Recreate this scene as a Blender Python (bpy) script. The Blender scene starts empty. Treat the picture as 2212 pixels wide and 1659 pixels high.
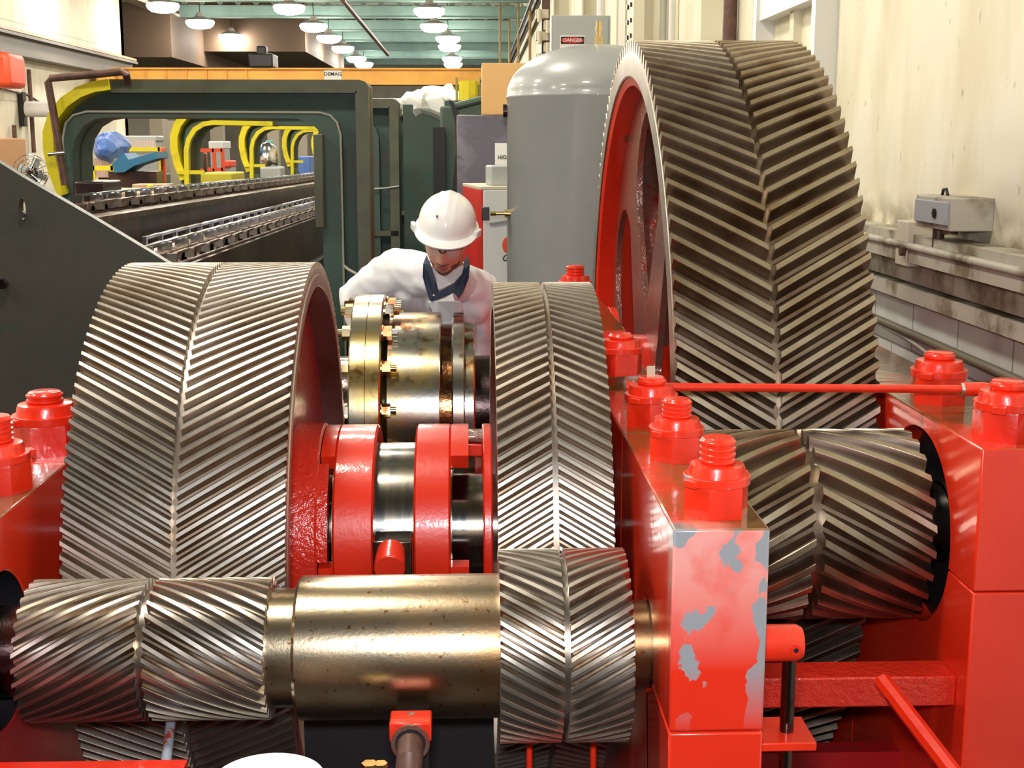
import bpy, bmesh, math, random
from mathutils import Vector, Matrix, noise as mnoise
random.seed(7)
PI = math.pi
C = bpy.context.scene.collection
scene = bpy.context.scene

# ------------------------------------------------------------------ camera, light, exposure
CAMZ, FPX = 2.35, 2850.0
PITCH, YAW = math.radians(10.33), math.radians(1.83)
cam_d = bpy.data.cameras.new('camera'); cam = bpy.data.objects.new('camera', cam_d); C.objects.link(cam)
cam.location = (0, 0, CAMZ); cam.rotation_euler = (PI/2-PITCH, 0, -YAW)
cam_d.sensor_width = 36; cam_d.lens = 36*FPX/2212; cam_d.clip_start = .05; cam_d.clip_end = 300
scene.camera = cam
w = bpy.data.worlds.new('world'); scene.world = w; w.use_nodes = True
w.node_tree.nodes['Background'].inputs[0].default_value = (1, .93, .8, 1)
w.node_tree.nodes['Background'].inputs[1].default_value = .15
vs = scene.view_settings
vs.view_transform = 'Standard'; vs.look = 'None'; vs.gamma = 1; vs.use_curve_mapping = False; vs.exposure = 0.25
# the photographer's flash
fl = bpy.data.lights.new('camera_flash', 'AREA'); fl.shape = 'RECTANGLE'; fl.size = .16; fl.size_y = .10; fl.energy = 56; fl.color = (.93, .95, 1)
flo = bpy.data.objects.new('camera_flash', fl); C.objects.link(flo); flo.location = (-.02, -.02, CAMZ+.16); flo.rotation_euler = (PI/2-PITCH-.02, 0, -YAW)
LAMP = 56.0
scene.cycles.caustics_reflective = False; scene.cycles.caustics_refractive = False        # emission of the hall lamps
ROWS = (-7.9, -4.7, -1.05)

M_cam = Matrix.Translation(cam.location) @ cam.rotation_euler.to_matrix().to_4x4()
def ray(px, py):
    d = Vector(((px-1106)/FPX, (829.5-py)/FPX, -1)); return (M_cam.to_3x3() @ d)
def at(px, py, Y=None, X=None, Z=None):
    """the point of the plane X=, Y= or Z= that a pixel of the photograph shows"""
    d = ray(px, py); o = Vector(cam.location)
    if Y is not None: t = (Y-o.y)/d.y
    elif X is not None: t = (X-o.x)/d.x
    else: t = (Z-o.z)/d.z
    return o + d*t

# ------------------------------------------------------------------ helpers
def tag(o, label=None, cat=None, group=None, kind=None):
    if label: o['label'] = label
    if cat: o['category'] = cat
    if group: o['group'] = group
    if kind: o['kind'] = kind
    return o
def empty(name, loc=(0, 0, 0), label=None, cat=None, group=None):
    o = bpy.data.objects.new(name, None); C.objects.link(o); o.location = loc; o.empty_display_size = .1
    return tag(o, label, cat, group)
def copy_tree(o, parent=None):
    c = o.copy(); C.objects.link(c)
    if parent: c.parent = parent
    for ch in list(o.children): copy_tree(ch, c)
    return c

class MB:
    def __init__(s): s.v = []; s.f = []; s.m = []; s.mi = 0
    def add(s, vs, fs):
        b = len(s.v); s.v += [tuple(v) for v in vs]
        for f in fs: s.f.append([i+b for i in f]); s.m.append(s.mi)
    def box(s, x0, x1, y0, y1, z0, z1, R=None, o=None):
        P = [Vector((x, y, z)) for x in (x0, x1) for y in (y0, y1) for z in (z0, z1)]
        if R is not None:
            o = Vector(o) if o is not None else Vector(((x0+x1)/2, (y0+y1)/2, (z0+z1)/2))
            P = [o + R @ (p-o) for p in P]
        s.add(P, [(0, 1, 3, 2), (4, 6, 7, 5), (0, 4, 5, 1), (2, 3, 7, 6), (0, 2, 6, 4), (1, 5, 7, 3)]); return s
    def cyl(s, p0, p1, r0, r1=None, n=24, caps=True, ph=0):
        p0 = Vector(p0); p1 = Vector(p1); r1 = r0 if r1 is None else r1
        a = (p1-p0).normalized(); q = a.to_track_quat('Z', 'Y').to_matrix()
        vs = []
        for p, r in ((p0, r0), (p1, r1)):
            for i in range(n):
                t = 2*PI*i/n+ph; vs.append(p + q @ Vector((r*math.cos(t), r*math.sin(t), 0)))
        fs = [(i, (i+1) % n, n+(i+1) % n, n+i) for i in range(n)]
        if caps: fs += [tuple(reversed(range(n))), tuple(range(n, 2*n))]
        s.add(vs, fs); return s
    def lathe(s, prof, axis='X', c=(0, 0, 0), n=64, closed=False, a0=0, a1=2*PI):
        """prof = [(along, radius)]"""
        c = Vector(c); full = abs(a1-a0-2*PI) < 1e-6; k = n if full else n+1
        vs = []
        for (t, r) in prof:
            for i in range(k):
                a = a0+(a1-a0)*i/n; u, w_ = r*math.cos(a), r*math.sin(a)
                if axis == 'X': vs.append(c+Vector((t, u, w_)))
                elif axis == 'Y': vs.append(c+Vector((w_, t, u)))
                else: vs.append(c+Vector((u, w_, t)))
        fs = []; L = len(prof)
        for j in range(L if closed else L-1):
            j2 = (j+1) % L
            for i in range(n):
                i2 = (i+1) % k
                fs.append((j*k+i, j*k+i2, j2*k+i2, j2*k+i))
        if closed and not full:
            fs.append([j*k for j in range(L)]); fs.append([j*k+n for j in reversed(range(L))])
        s.add(vs, fs); return s
    def prism(s, poly, axis, a, b):
        """convex or simple polygon of 2-D points; axis X: (y,z), Y: (x,z), Z: (x,y)"""
        n = len(poly); vs = []
        for t in (a, b):
            for (u, v) in poly: vs.append((t, u, v) if axis == 'X' else (u, t, v) if axis == 'Y' else (u, v, t))
        fs = [(i, (i+1) % n, n+(i+1) % n, n+i) for i in range(n)] + [tuple(reversed(range(n))), tuple(range(n, 2*n))]
        s.add(vs, fs); return s
    def tube(s, path, r, n=10, closed=False):
        path = [Vector(p) for p in path]; k = len(path); vs = []; up = None
        for i, p in enumerate(path):
            if closed: d = path[(i+1) % k]-path[i-1]
            else: d = path[min(i+1, k-1)]-path[max(i-1, 0)]
            d.normalize()
            if up is None: up = d.orthogonal().normalized()
            up = (up-d*up.dot(d)).normalized(); w_ = d.cross(up)
            rr = r[i] if isinstance(r, (list, tuple)) else r
            for j in range(n):
                t = 2*PI*j/n; vs.append(p+up*rr*math.cos(t)+w_*rr*math.sin(t))
        fs = [(i*n+j, i*n+(j+1) % n, (i+1) % k*n+(j+1) % n, (i+1) % k*n+j) for i in range(k if closed else k-1) for j in range(n)]
        if not closed: fs += [tuple(reversed(range(n))), tuple(range((k-1)*n, k*n))]
        s.add(vs, fs); return s
    def ball(s, c, r, n=16, m=10, fn=None):
        c = Vector(c); rx, ry, rz = (r if isinstance(r, (tuple, list)) else (r, r, r)); vs = [c+Vector((0, 0, rz))]
        for j in range(1, m):
            a = PI*j/m
            for i in range(n):
                t = 2*PI*i/n; vs.append(c+Vector((rx*math.sin(a)*math.cos(t), ry*math.sin(a)*math.sin(t), rz*math.cos(a))))
        vs.append(c-Vector((0, 0, rz))); L = len(vs)-1
        fs = [(0, 1+i, 1+(i+1) % n) for i in range(n)]
        for j in range(m-2): fs += [(1+j*n+i, 1+(j+1)*n+i, 1+(j+1)*n+(i+1) % n, 1+j*n+(i+1) % n) for i in range(n)]
        fs += [(L, 1+(m-2)*n+(i+1) % n, 1+(m-2)*n+i) for i in range(n)]
        if fn: vs = [fn(v) for v in vs]
        s.add(vs, fs); return s
    def build(s, name, mat, parent=None, bevel=0, seg=2, ang=32, smooth=True, loc=None, label=None, recalc=True):
        me = bpy.data.meshes.new(name); me.from_pydata(s.v, [], s.f)
        mats = mat if isinstance(mat, (list, tuple)) else [mat]
        for m_ in mats: me.materials.append(m_)
        if len(mats) > 1: me.polygons.foreach_set('material_index', s.m)
        bm = bmesh.new(); bm.from_mesh(me)
        if recalc: bmesh.ops.recalc_face_normals(bm, faces=bm.faces)
        if smooth:
            th = math.radians(ang)
            for f in bm.faces: f.smooth = True
            for e in bm.edges: e.smooth = not (len(e.link_faces) != 2 or e.calc_face_angle(0) > th)
        bm.to_mesh(me); bm.free()
        o = bpy.data.objects.new(name, me); C.objects.link(o)
        if parent: o.parent = parent
        if loc is not None: o.location = loc
        if bevel:
            b = o.modifiers.new('bevel', 'BEVEL'); b.width = bevel; b.segments = seg; b.limit_method = 'ANGLE'; b.angle_limit = math.radians(40); b.harden_normals = False
        if label: o['label'] = label
        return o

def shape2d(name, loops, a, b, axis, mat, parent=None, bevel=0):
    """flat cut plate with holes: loops of 2-D points, extruded from a to b along the axis"""
    from mathutils.geometry import delaunay_2d_cdt
    pts, eds = [], []
    for lp in loops:
        b0 = len(pts); pts += [Vector(p) for p in lp]; eds += [(b0+i, b0+(i+1) % len(lp)) for i in range(len(lp))]
    vv, ee, ff, *_r = delaunay_2d_cdt(pts, eds, [], 0, 1e-6)
    def inside(p):
        c_ = False
        for lp in loops:
            for i in range(len(lp)):
                (x1, y1), (x2, y2) = lp[i-1], lp[i]
                if (y1 > p[1]) != (y2 > p[1]) and p[0] < (x2-x1)*(p[1]-y1)/(y2-y1)+x1: c_ = not c_
        return c_
    ff = [f for f in ff if inside(sum((vv[i] for i in f), Vector((0, 0)))/len(f))]
    cnt = {}
    for f in ff:
        for i in range(len(f)): k = (f[i-1], f[i]); cnt[k] = cnt.get(k, 0)+1
    nv = len(vv); h_ = abs(b-a)/2
    fs = [tuple(reversed(f)) for f in ff]+[tuple(i+nv for i in f) for f in ff]+[(i, j, j+nv, i+nv) for (i, j) in cnt if (j, i) not in cnt]
    me = bpy.data.meshes.new(name); me.from_pydata([(v.x, v.y, -h_) for v in vv]+[(v.x, v.y, h_) for v in vv], [], fs)
    mid = (a+b)/2
    for v in me.vertices:
        x, y, z = v.co
        v.co = (mid+z, x, y) if axis == 'X' else (x, mid+z, y) if axis == 'Y' else (x, y, mid+z)
    bm = bmesh.new(); bm.from_mesh(me); bmesh.ops.remove_doubles(bm, verts=bm.verts, dist=1e-5); bmesh.ops.dissolve_limit(bm, angle_limit=.01, verts=bm.verts, edges=bm.edges) if False else None; bmesh.ops.recalc_face_normals(bm, faces=bm.faces)
    for f in bm.faces: f.smooth = True
    for e in bm.edges: e.smooth = not (len(e.link_faces) != 2 or e.calc_face_angle(0) > .5)
    bm.to_mesh(me); bm.free(); me.materials.clear(); me.materials.append(mat)
    o = bpy.data.objects.new(name, me); C.objects.link(o)
    if parent: o.parent = parent
    if bevel:
        bv = o.modifiers.new('bevel', 'BEVEL'); bv.width = bevel; bv.segments = 2; bv.limit_method = 'ANGLE'
    return o
def text3d(name, s, size, loc, rot, mat, parent=None, ext=.0006, align='CENTER', shear=0, sx=1):
    cu = bpy.data.curves.new(name, 'FONT'); cu.body = s; cu.size = size; cu.extrude = ext; cu.align_x = align; cu.align_y = 'CENTER'; cu.shear = shear; cu.offset = size*.012
    tmp = bpy.data.objects.new(name, cu); C.objects.link(tmp)
    dg = bpy.context.evaluated_depsgraph_get(); me = bpy.data.meshes.new_from_object(tmp.evaluated_get(dg)); bpy.data.objects.remove(tmp)
    me.materials.clear(); me.materials.append(mat)
    o = bpy.data.objects.new(name, me); C.objects.link(o); o.location = loc; o.rotation_euler = rot; o.scale = (sx, 1, 1)
    if parent: o.parent = parent
    return o
def rrect(x0, x1, z0, z1, r, n=8):
    """rounded rectangle; r = radius or (bl, br, tr, tl)"""
    r = r if isinstance(r, (tuple, list)) else (r,)*4; P = []
    for (cx, cz, a, rr) in ((x0, z0, PI, r[0]), (x1, z0, 1.5*PI, r[1]), (x1, z1, 0, r[2]), (x0, z1, .5*PI, r[3])):
        sx = 1 if cx == x0 else -1; sz = 1 if cz == z0 else -1
        if rr <= 0: P.append((cx, cz)); continue
        for i in range(n+1):
            t = a+PI/2*i/n; P.append((cx+sx*rr+rr*math.cos(t), cz+sz*rr+rr*math.sin(t)))
    return P

# ------------------------------------------------------------------ materials
def mat(name, col, rough=.5, metal=0, col2=None, scale=4, lo=.4, hi=.65, col3=None, scale3=30, lo3=.6, hi3=.7, bump=0, bscale=60, coat=0, stretch=(1, 1, 1), rough2=None, emis=0, spec=.5, aniso=0, coatr=.08):
    m = bpy.data.materials.new(name); m.use_nodes = True; nt = m.node_tree; N = nt.nodes; L = nt.links
    b = N['Principled BSDF']; b.inputs['Base Color'].default_value = (*col, 1); b.inputs['Roughness'].default_value = rough; b.inputs['Metallic'].default_value = metal
    b.inputs['Specular IOR Level'].default_value = spec
    if coat: b.inputs['Coat Weight'].default_value = coat; b.inputs['Coat Roughness'].default_value = coatr
    if emis: b.inputs['Emission Color'].default_value = (*col, 1); b.inputs['Emission Strength'].default_value = emis
    if aniso: b.inputs['Anisotropic'].default_value = aniso
    if col2 or bump or col3:
        tc = N.new('ShaderNodeTexCoord'); mp = N.new('ShaderNodeMapping'); mp.inputs['Scale'].default_value = stretch
        L.new(tc.outputs['Object'], mp.inputs[0])
    def nz(sc, det=5, rg=.6):
        n = N.new('ShaderNodeTexNoise'); n.inputs['Scale'].default_value = sc; n.inputs['Detail'].default_value = det; n.inputs['Roughness'].default_value = rg; L.new(mp.outputs[0], n.inputs['Vector']); return n
    def rng(o, a, c_, t0=0, t1=1):
        r = N.new('ShaderNodeMapRange'); r.inputs[1].default_value = a; r.inputs[2].default_value = c_; r.inputs[3].default_value = t0; r.inputs[4].default_value = t1; L.new(o, r.inputs[0]); return r.outputs[0]
    def mixc(f, a, c_):
        x = N.new('ShaderNodeMix'); x.data_type = 'RGBA'; L.new(f, x.inputs[0])
        for i, val in ((6, a), (7, c_)):
            if isinstance(val, tuple): x.inputs[i].default_value = (*val, 1)
            else: L.new(val, x.inputs[i])
        return x.outputs[2]
    cur = col
    if col2:
        n1 = nz(scale); f = rng(n1.outputs[0], lo, hi); cur = mixc(f, cur, col2)
        if rough2 is not None: L.new(rng(n1.outputs[0], lo, hi, rough, rough2), b.inputs['Roughness'])
    if col3:
        n2 = nz(scale3, 3); cur = mixc(rng(n2.outputs[0], lo3, hi3), cur, col3)
    if not isinstance(cur, tuple): L.new(cur, b.inputs['Base Color'])
    if bump:
        n3 = nz(bscale, 3); bp = N.new('ShaderNodeBump'); bp.inputs['Strength'].default_value = bump; bp.inputs['Distance'].default_value = .01
        L.new(n3.outputs[0], bp.inputs['Height']); L.new(bp.outputs[0], b.inputs['Normal'])
        if coat: L.new(bp.outputs[0], b.inputs['Coat Normal'])
    return m
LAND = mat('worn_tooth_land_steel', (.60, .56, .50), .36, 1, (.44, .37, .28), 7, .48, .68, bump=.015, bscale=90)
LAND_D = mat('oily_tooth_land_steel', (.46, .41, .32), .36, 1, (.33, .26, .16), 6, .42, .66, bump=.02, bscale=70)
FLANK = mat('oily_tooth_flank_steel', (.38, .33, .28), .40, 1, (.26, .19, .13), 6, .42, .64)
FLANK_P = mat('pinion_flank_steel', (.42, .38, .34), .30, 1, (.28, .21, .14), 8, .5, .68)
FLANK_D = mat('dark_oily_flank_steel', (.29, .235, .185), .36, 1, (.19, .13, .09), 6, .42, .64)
STEEL_F = mat('gear_side_face_steel', (.46, .43, .41), .40, 1, (.38, .33, .27), 10, .4, .65, bump=.06, bscale=90)
SHAFT = mat('brown_stained_shaft_steel', (.46, .38, .26), .24, 1, (.30, .17, .08), 4, .38, .64, (.2, .08, .03), 55, .63, .70, bump=.03, bscale=140, rough2=.34)
JOURNAL = mat('polished_journal_steel', (.36, .37, .36), .15, 1, (.26, .22, .16), 3, .4, .6, stretch=(12, 1, 1), rough2=.22)
GOLD = mat('oil_filmed_coupling_steel', (.62, .60, .54), .18, 1, (.56, .42, .17), 4.5, .44, .58, (.20, .09, .03), 8, .57, .66, bump=.02, bscale=60, rough2=.24)
DARKSTEEL = mat('black_oily_steel', (.12, .09, .08), .2, 1, (.06, .04, .04), 8, .4, .6, bump=.1, bscale=60, rough2=.3)
COPPER = mat('copper_toned_nut', (.7, .33, .14), .28, 1, (.4, .2, .1), 30, .4, .65)
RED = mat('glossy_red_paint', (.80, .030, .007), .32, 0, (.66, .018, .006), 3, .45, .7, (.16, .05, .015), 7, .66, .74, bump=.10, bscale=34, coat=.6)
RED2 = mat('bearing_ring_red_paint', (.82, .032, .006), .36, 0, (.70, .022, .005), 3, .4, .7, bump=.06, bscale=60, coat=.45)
REDWEB = mat('dark_red', (.42, .008, .012), .36, 0, (.30, .006, .012), 3, .4, .7, bump=.08, bscale=50, coat=.6)
REDWET = mat('oil_wet_red_web_paint', (.30, .10, .07), .3, .45, (.20, .11, .085), 3, .4, .6, (.36, .03, .02), 9, .58, .68, bump=.5, bscale=48, coat=1, coatr=.14)
GREEN = mat('dark_green_machine_paint', (.055, .105, .080), .5, 0, (.075, .080, .060), 3, .45, .7, (.10, .07, .05), 6, .66, .75, bump=.05)
OLIVE = mat('olive_edge_paint', (.105, .115, .070), .45, 0, (.08, .075, .05), 5, .4, .7, bump=.05)
YELLOW = mat('yellow_guard_paint', (.85, .72, .02), .45, 0, (.6, .48, .04), 6, .55, .7)
BEAD = mat('worn_pale_bead', (.36, .34, .28), .4, 0)
PLATE = mat('dark_steel_plate', (.062, .064, .052), .36, .2, (.085, .078, .06), 2, .4, .65, (.03, .075, .05), 9, .64, .72, bump=.06, bscale=80)
BLACK = mat('plain_black', (.012, .010, .012), .45, 0)  # plain black, shared by black parts and pieces standing in for shade
CHAIN = mat('worn_chain_steel', (.30, .25, .21), .42, 1, (.2, .13, .1), 9, .4, .6)
BROWN = mat('brown_oily_beam', (.12, .065, .045), .3, .4, (.05, .03, .03), 4, .4, .6, bump=.06)
TANKG = mat('grey_tank_paint', (.37, .39, .39), .34, 0, (.34, .36, .36), 2, .4, .6, coat=.3)
GREYP = mat('grey_cabinet_paint', (.42, .45, .44), .45, 0)
WHITE = mat('white_paint', (.80, .80, .78), .4, 0)
REDFLAT = mat('red_cabinet_paint', (.70, .02, .015), .4, 0)
ORANGE = mat('orange_girder_paint', (.92, .50, .09), .5, 0, (.8, .4, .07), 1, .4, .6)
TAN = mat('tan_board', (.72, .43, .17), .6, 0)
TEAL = mat('teal_beam_paint', (.30, .46, .42), .6, 0, (.24, .38, .35), 1, .4, .6)
BLUE = mat('blue_tarp', (.07, .16, .50), .45, 0, (.12, .24, .6), 3, .4, .6)
BLUEM = mat('blue_machine_paint', (.03, .17, .32), .5, 0)
WOOD = mat('pale_timber', (.62, .42, .26), .6, 0)
ORED = mat('orange_red_paint', (.85, .09, .03), .5, 0)
BRASS = mat('brass', (.75, .55, .25), .25, 1)
CHROME = mat('bright_metal', (.7, .7, .7), .18, 1)
INK = mat('black_lettering', (.01, .01, .01), .6, 0)
SIGNRED = mat('sign_red', (.6, .01, .015), .5, 0)
RUST = mat('rusty_brown_pipe', (.16, .085, .06), .45, .3, (.1, .05, .04), 12, .4, .6)
REDROUGH = mat('orange_peel_red_paint', (.70, .030, .012), .3, 0, (.55, .02, .01), 4, .4, .7, bump=.5, bscale=70, coat=1, coatr=.1)
# ------------------------------------------------------------------ the hall
def wallmat(name, col, stain, block=False, bx=.4, bz=.2, sx=1, axis='X', grime=0):
    m = bpy.data.materials.new(name); m.use_nodes = True; nt = m.node_tree; N = nt.nodes; L = nt.links; b = N['Principled BSDF']; b.inputs['Roughness'].default_value = .75
    tc = N.new('ShaderNodeTexCoord'); sep = N.new('ShaderNodeSeparateXYZ'); L.new(tc.outputs['Object'], sep.inputs[0])
    cmb = N.new('ShaderNodeCombineXYZ'); L.new(sep.outputs['Y' if axis == 'X' else 'X'], cmb.inputs[0]); L.new(sep.outputs['Z'], cmb.inputs[1])
    def noise(sc, st):
        mp = N.new('ShaderNodeMapping'); mp.inputs['Scale'].default_value = st; L.new(cmb.outputs[0], mp.inputs[0])
        n = N.new('ShaderNodeTexNoise'); n.inputs['Scale'].default_value = sc; n.inputs['Detail'].default_value = 6; L.new(mp.outputs[0], n.inputs['Vector']); return n.outputs[0]
    def mr(o, a, c_):
        r = N.new('ShaderNodeMapRange'); r.inputs[1].default_value = a; r.inputs[2].default_value = c_; L.new(o, r.inputs[0]); return r.outputs[0]
    def mx(f, a, c_):
        x = N.new('ShaderNodeMix'); x.data_type = 'RGBA'; L.new(f, x.inputs[0])
        for i, val in ((6, a), (7, c_)):
            if isinstance(val, tuple): x.inputs[i].default_value = (*val, 1)
            else: L.new(val, x.inputs[i])
        return x.outputs[2]
    c1 = mx(mr(noise(1.3, (2.2, .7, 1)), .45, .75), col, stain)
    c2 = mx(mr(noise(9, (1.5, .8, 1)), .66, .76), c1, tuple(.45*v for v in col))
    if block:
        br = N.new('ShaderNodeTexBrick'); L.new(cmb.outputs[0], br.inputs['Vector']); br.inputs['Scale'].default_value = 1; br.inputs['Brick Width'].default_value = bx; br.inputs['Row Height'].default_value = bz
        br.inputs['Mortar Size'].default_value = .006; br.inputs['Color1'].default_value = (1, 1, 1, 1); br.inputs['Color2'].default_value = (.94, .94, .94, 1); br.inputs['Mortar'].default_value = (.42, .42, .4, 1)
        mm = N.new('ShaderNodeMix'); mm.data_type = 'RGBA'; mm.blend_type = 'MULTIPLY'; mm.inputs[0].default_value = 1; L.new(c2, mm.inputs[6]); L.new(br.outputs[0], mm.inputs[7]); c2 = mm.outputs[2]
    if grime:
        c2 = mx(mr(sep.outputs['Z'], grime+.10, grime-.02), c2, (.30, .23, .13)) if False else c2
        gm = N.new('ShaderNodeMath'); gm.operation = 'MULTIPLY'; L.new(mr(sep.outputs['Z'], grime+.16, grime), gm.inputs[0]); L.new(mr(noise(5, (1, 1.4, 1)), .40, .58), gm.inputs[1]); c2 = mx(gm.outputs[0], c2, (.30, .24, .15))
    L.new(c2, b.inputs['Base Color']); return m
PANEL = wallmat('cream_painted_panel', (.86, .82, .66), (.72, .62, .42), grime=1.99)
BLOCKW = wallmat('whitewashed_block', (.72, .72, .69), (.56, .54, .48), True, .53, .245)
BLOCKL = wallmat('cream_left_wall', (.86, .80, .64), (.70, .63, .48), True, 3.2, 1.6)
BACKW = wallmat('drab_wall', (.55, .52, .45), (.4, .36, .3), axis='Y')  # drab beige wall tone with random stains
FLOORM = mat('oily_concrete_floor', (.07, .06, .05), .5, 0, (.03, .025, .022), 1.2, .4, .65)
LEDGE = mat('dusty_steel_channel', (.52, .49, .41), .55, 0, (.22, .18, .11), 5, .46, .62)
DECK = mat('ceiling_deck', (.22, .21, .17), .8, 0, (.15, .14, .11), .8, .4, .6)
SKY = mat('skylight_strip', (.85, .88, .9), .5, 0, emis=1.2)
def S(name, mb, m, **k): return tag(mb.build(name, m, **k), kind='structure')

XR, XL, YB, HT = 1.9, -9.3, -7.0, 8.0
S('floor', MB().box(-14, 4, YB-.1, 72, -.15, 0), FLOORM, smooth=False)
S('ceiling', MB().box(-14, 4, YB-.1, 72, HT, HT+.15), DECK, smooth=False)
wr = MB(); wr.box(XR, XR+.3, YB, 72, 0, 1.93); wr.mi = 1; wr.box(XR, XR+.3, YB, 72, 1.93, HT)
S('wall_right', wr, [BLOCKW, PANEL], smooth=False)
wl = MB().box(XL-.3, XL, YB, 37, 0, HT); wl.box(-13.9, XL, 36.7, 37, 0, HT); S('wall_left', wl, BLOCKL, smooth=False)
S('wall_back', MB().box(-14, 4, YB-.3, YB, 0, HT), mat('dark_back_wall', (.09, .08, .07), .8), smooth=False)
S('wall_far', MB().box(-14, 4, 71.7, 72, 0, HT), BACKW, smooth=False)
S('wall_side', MB().box(-14, -13.7, 37, 72, 0, HT), BACKW, smooth=False)

# right wall: steel channel ledge, rail, conduit
S('trim_1', MB().box(1.78, 1.9, 2, 30, 1.90, 1.99).box(1.76, 1.80, 2, 30, 1.88, 1.93).box(1.84, 1.9, 2, 30, 1.78, 1.86), LEDGE)
S('trim_2', MB().box(1.83, 1.9, 2, 30, 1.70, 1.76), LEDGE)
# vertical panel seams and pilasters of the right wall
for k, (y, d, wd) in enumerate(((7.75, .05, .10), (10.3, .16, .30), (14.2, .28, .5), (19.5, .28, .5), (26, .28, .5))):
    c = MB().box(XR-d, XR, y-wd/2, y+wd/2, 0 if k > 1 else 1.99, HT)
    if k > 1: c.box(XR-d-.02, XR-d, y-wd/2-.06, y+wd/2+.06, 0, HT)
    S('trim_%d' % (3+k), c, PANEL if k < 2 else mat('column_cream_%d' % k, (.60, .56, .44), .6), smooth=False)

# conduits along the right wall
for (z, r, nm, lb) in ((1.845, .016, 'conduit', 'cream conduit running along the right wall just under the steel ledge'),
                       (1.375, .018, 'conduit', 'dirty brown pipe sloping along the lower blocks of the right wall')):
    if z > 1.5: P_ = [(1.76, 3, z+.10), (1.76, 6.7, z+.10)]
    else:
        P_ = [at(2330, 880, X=1.86), at(2212, 828, X=1.86), at(1897, 690, X=1.86)]; P_.append(P_[-1]+(P_[-1]-P_[-2])*1.5)
    o = MB().tube(P_, r, 12).build(nm, LEDGE if z > 1.5 else mat('grimy_brown_pipe', (.17, .14, .09), .6))
    tag(o, lb, 'conduit', kind=None)
p0 = at(1908, 705, X=1.88); p1 = at(1965, 735, X=1.86); p2 = at(2112, 842, X=1.80)
tag(MB().tube([p0, p1, p2, (1.78, p2.y-.12, p2.z-.12)], .007, 8).build('cable', mat('pale_cable', (.55, .53, .46), .6)), 'thin pale cable hanging diagonally down the right wall to the red pipe elbow', 'cable')

# junction box on the right wall
jb = empty('junction_box', at(2040, 450, X=1.8), 'dirty cream junction box with grey cover above the right wall ledge', 'electrical box')
J = jb.location
def rel(o, mb, name, m, **k):
    mb.v = [(v[0]-o.location.x, v[1]-o.location.y, v[2]-o.location.z) for v in mb.v]; return mb.build(name, m, o, **k)
z0 = at(2000, 487, X=1.78).z; z1 = at(2000, 420, X=1.78).z
ya = at(2000, 450, X=1.78).y; yb = at(2078, 450, X=1.78).y
rel(jb, MB().box(1.74, XR, yb, ya, z0, z1), 'body', LEDGE, bevel=.004)
rel(jb, MB().box(1.728, 1.745, yb+.02, ya-.02, z0+.02, z1-.015), 'cover', mat('blue_grey_cover', (.42, .45, .48), .5), bevel=.003)
rel(jb, MB().cyl((1.722, (ya+yb)/2-.06, (z0+z1)/2), (1.73, (ya+yb)/2-.06, (z0+z1)/2), .018), 'screw', DARKSTEEL)
rel(jb, MB().cyl((1.80, ya-.1, z0-.14), (1.80, ya-.1, z0+.01), .022).cyl((1.80, ya-.22, z0-.02), (1.80, ya-.22, z0+.01), .03), 'conduit_fitting', RUST)
rel(jb, MB().tube([(1.82, ya-.06, z1), (1.82, ya-.07, z1+.022), (1.82, ya-.10, z1+.024), (1.82, ya-.12, z1)], .006), 'cable_loop', BLACK)
cl = empty('conduit_clamp', at(1960, 525, X=1.78), 'cream bracket clamping the conduit beside the junction box', 'bracket')
q = cl.location
rel(cl, MB().box(1.755, 1.9, q.y-.07, q.y+.07, q.z-.09, q.z+.09), 'plate', mat('cream_bracket', (.66, .6, .48), .5), bevel=.004)
rel(cl, MB().cyl((1.735, q.y-.05, q.z-.03), (1.76, q.y-.05, q.z-.03), .018), 'bolt', RUST)

# left wall: crane rail, upper duct, wall pipes
S('trim_8', MB().box(XL, XL+.35, 4, 37, 4.46, 4.52).box(XL+.14, XL+.2, 4, 37, 4.12, 4.50).box(XL, XL+.35, 4, 37, 4.08, 4.14), mat('dark_crane_rail', (.16, .14, .12), .5))
S('trim_9', MB().box(XL+.1, XL+.32, 4, 37, 4.54, 4.60), mat('rail_copper', (.62, .25, .12), .4))
S('trim_10', MB().box(XL, XL+.9, 4, 40, 6.15, 6.28).box(XL+.5, XL+.62, 4, 40, 6.28, 6.5).box(XL+.8, XL+.9, 4, 40, 5.98, 6.04), mat('brown_duct', (.22, .17, .11), .6))
for k, (px, y0_, y1_) in enumerate(((62, 150, 330), (30, 270, 300))):
    a = at(px, y0_, X=XL+.1); b_ = at(px, y1_, X=XL+.1)
    o = MB().tube([(XL+.1, a.y, a.z), (XL+.1, a.y, b_.z)], .045).build('wall_pipe', RUST); tag(o, ('tall thin brown pipe standing against the cream left wall', 'short thin pipe on the cream left wall near the picture edge')[k], 'pipe')
o = MB().tube([at(0, 190, X=XL+.08), at(60, 205, X=XL+.08), at(86, 222, X=XL+.08)], .03).build('wall_cable', RUST); tag(o, 'thin cable sagging along the cream left wall above the fan', 'cable')
h = at(5, 150, X=XL+.3)
o = MB().box(XL+.1, XL+.6, h.y-.5, h.y+.5, h.z-.35, h.z+.3).build('alarm_horn', ORED, bevel=.1); tag(o, 'red alarm box at the left edge high on the cream wall', 'alarm')
f = at(84, 236, X=XL+.4); hn = empty('exhaust_pipe', f, 'pale round pipe stub with dark mouth sticking out of the left wall', 'pipe')
MB().lathe([(0, .16), (.5, .16), (.5, .12), (0, .12)], 'X', (-.26, 0, 0), 24, True).build('tube', WHITE, hn); MB().box(-.38, -.28, -.1, .1, -.35, .35).build('bracket', BLACK, hn)
c_ = at(20, 345, X=XL+.3)
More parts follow.
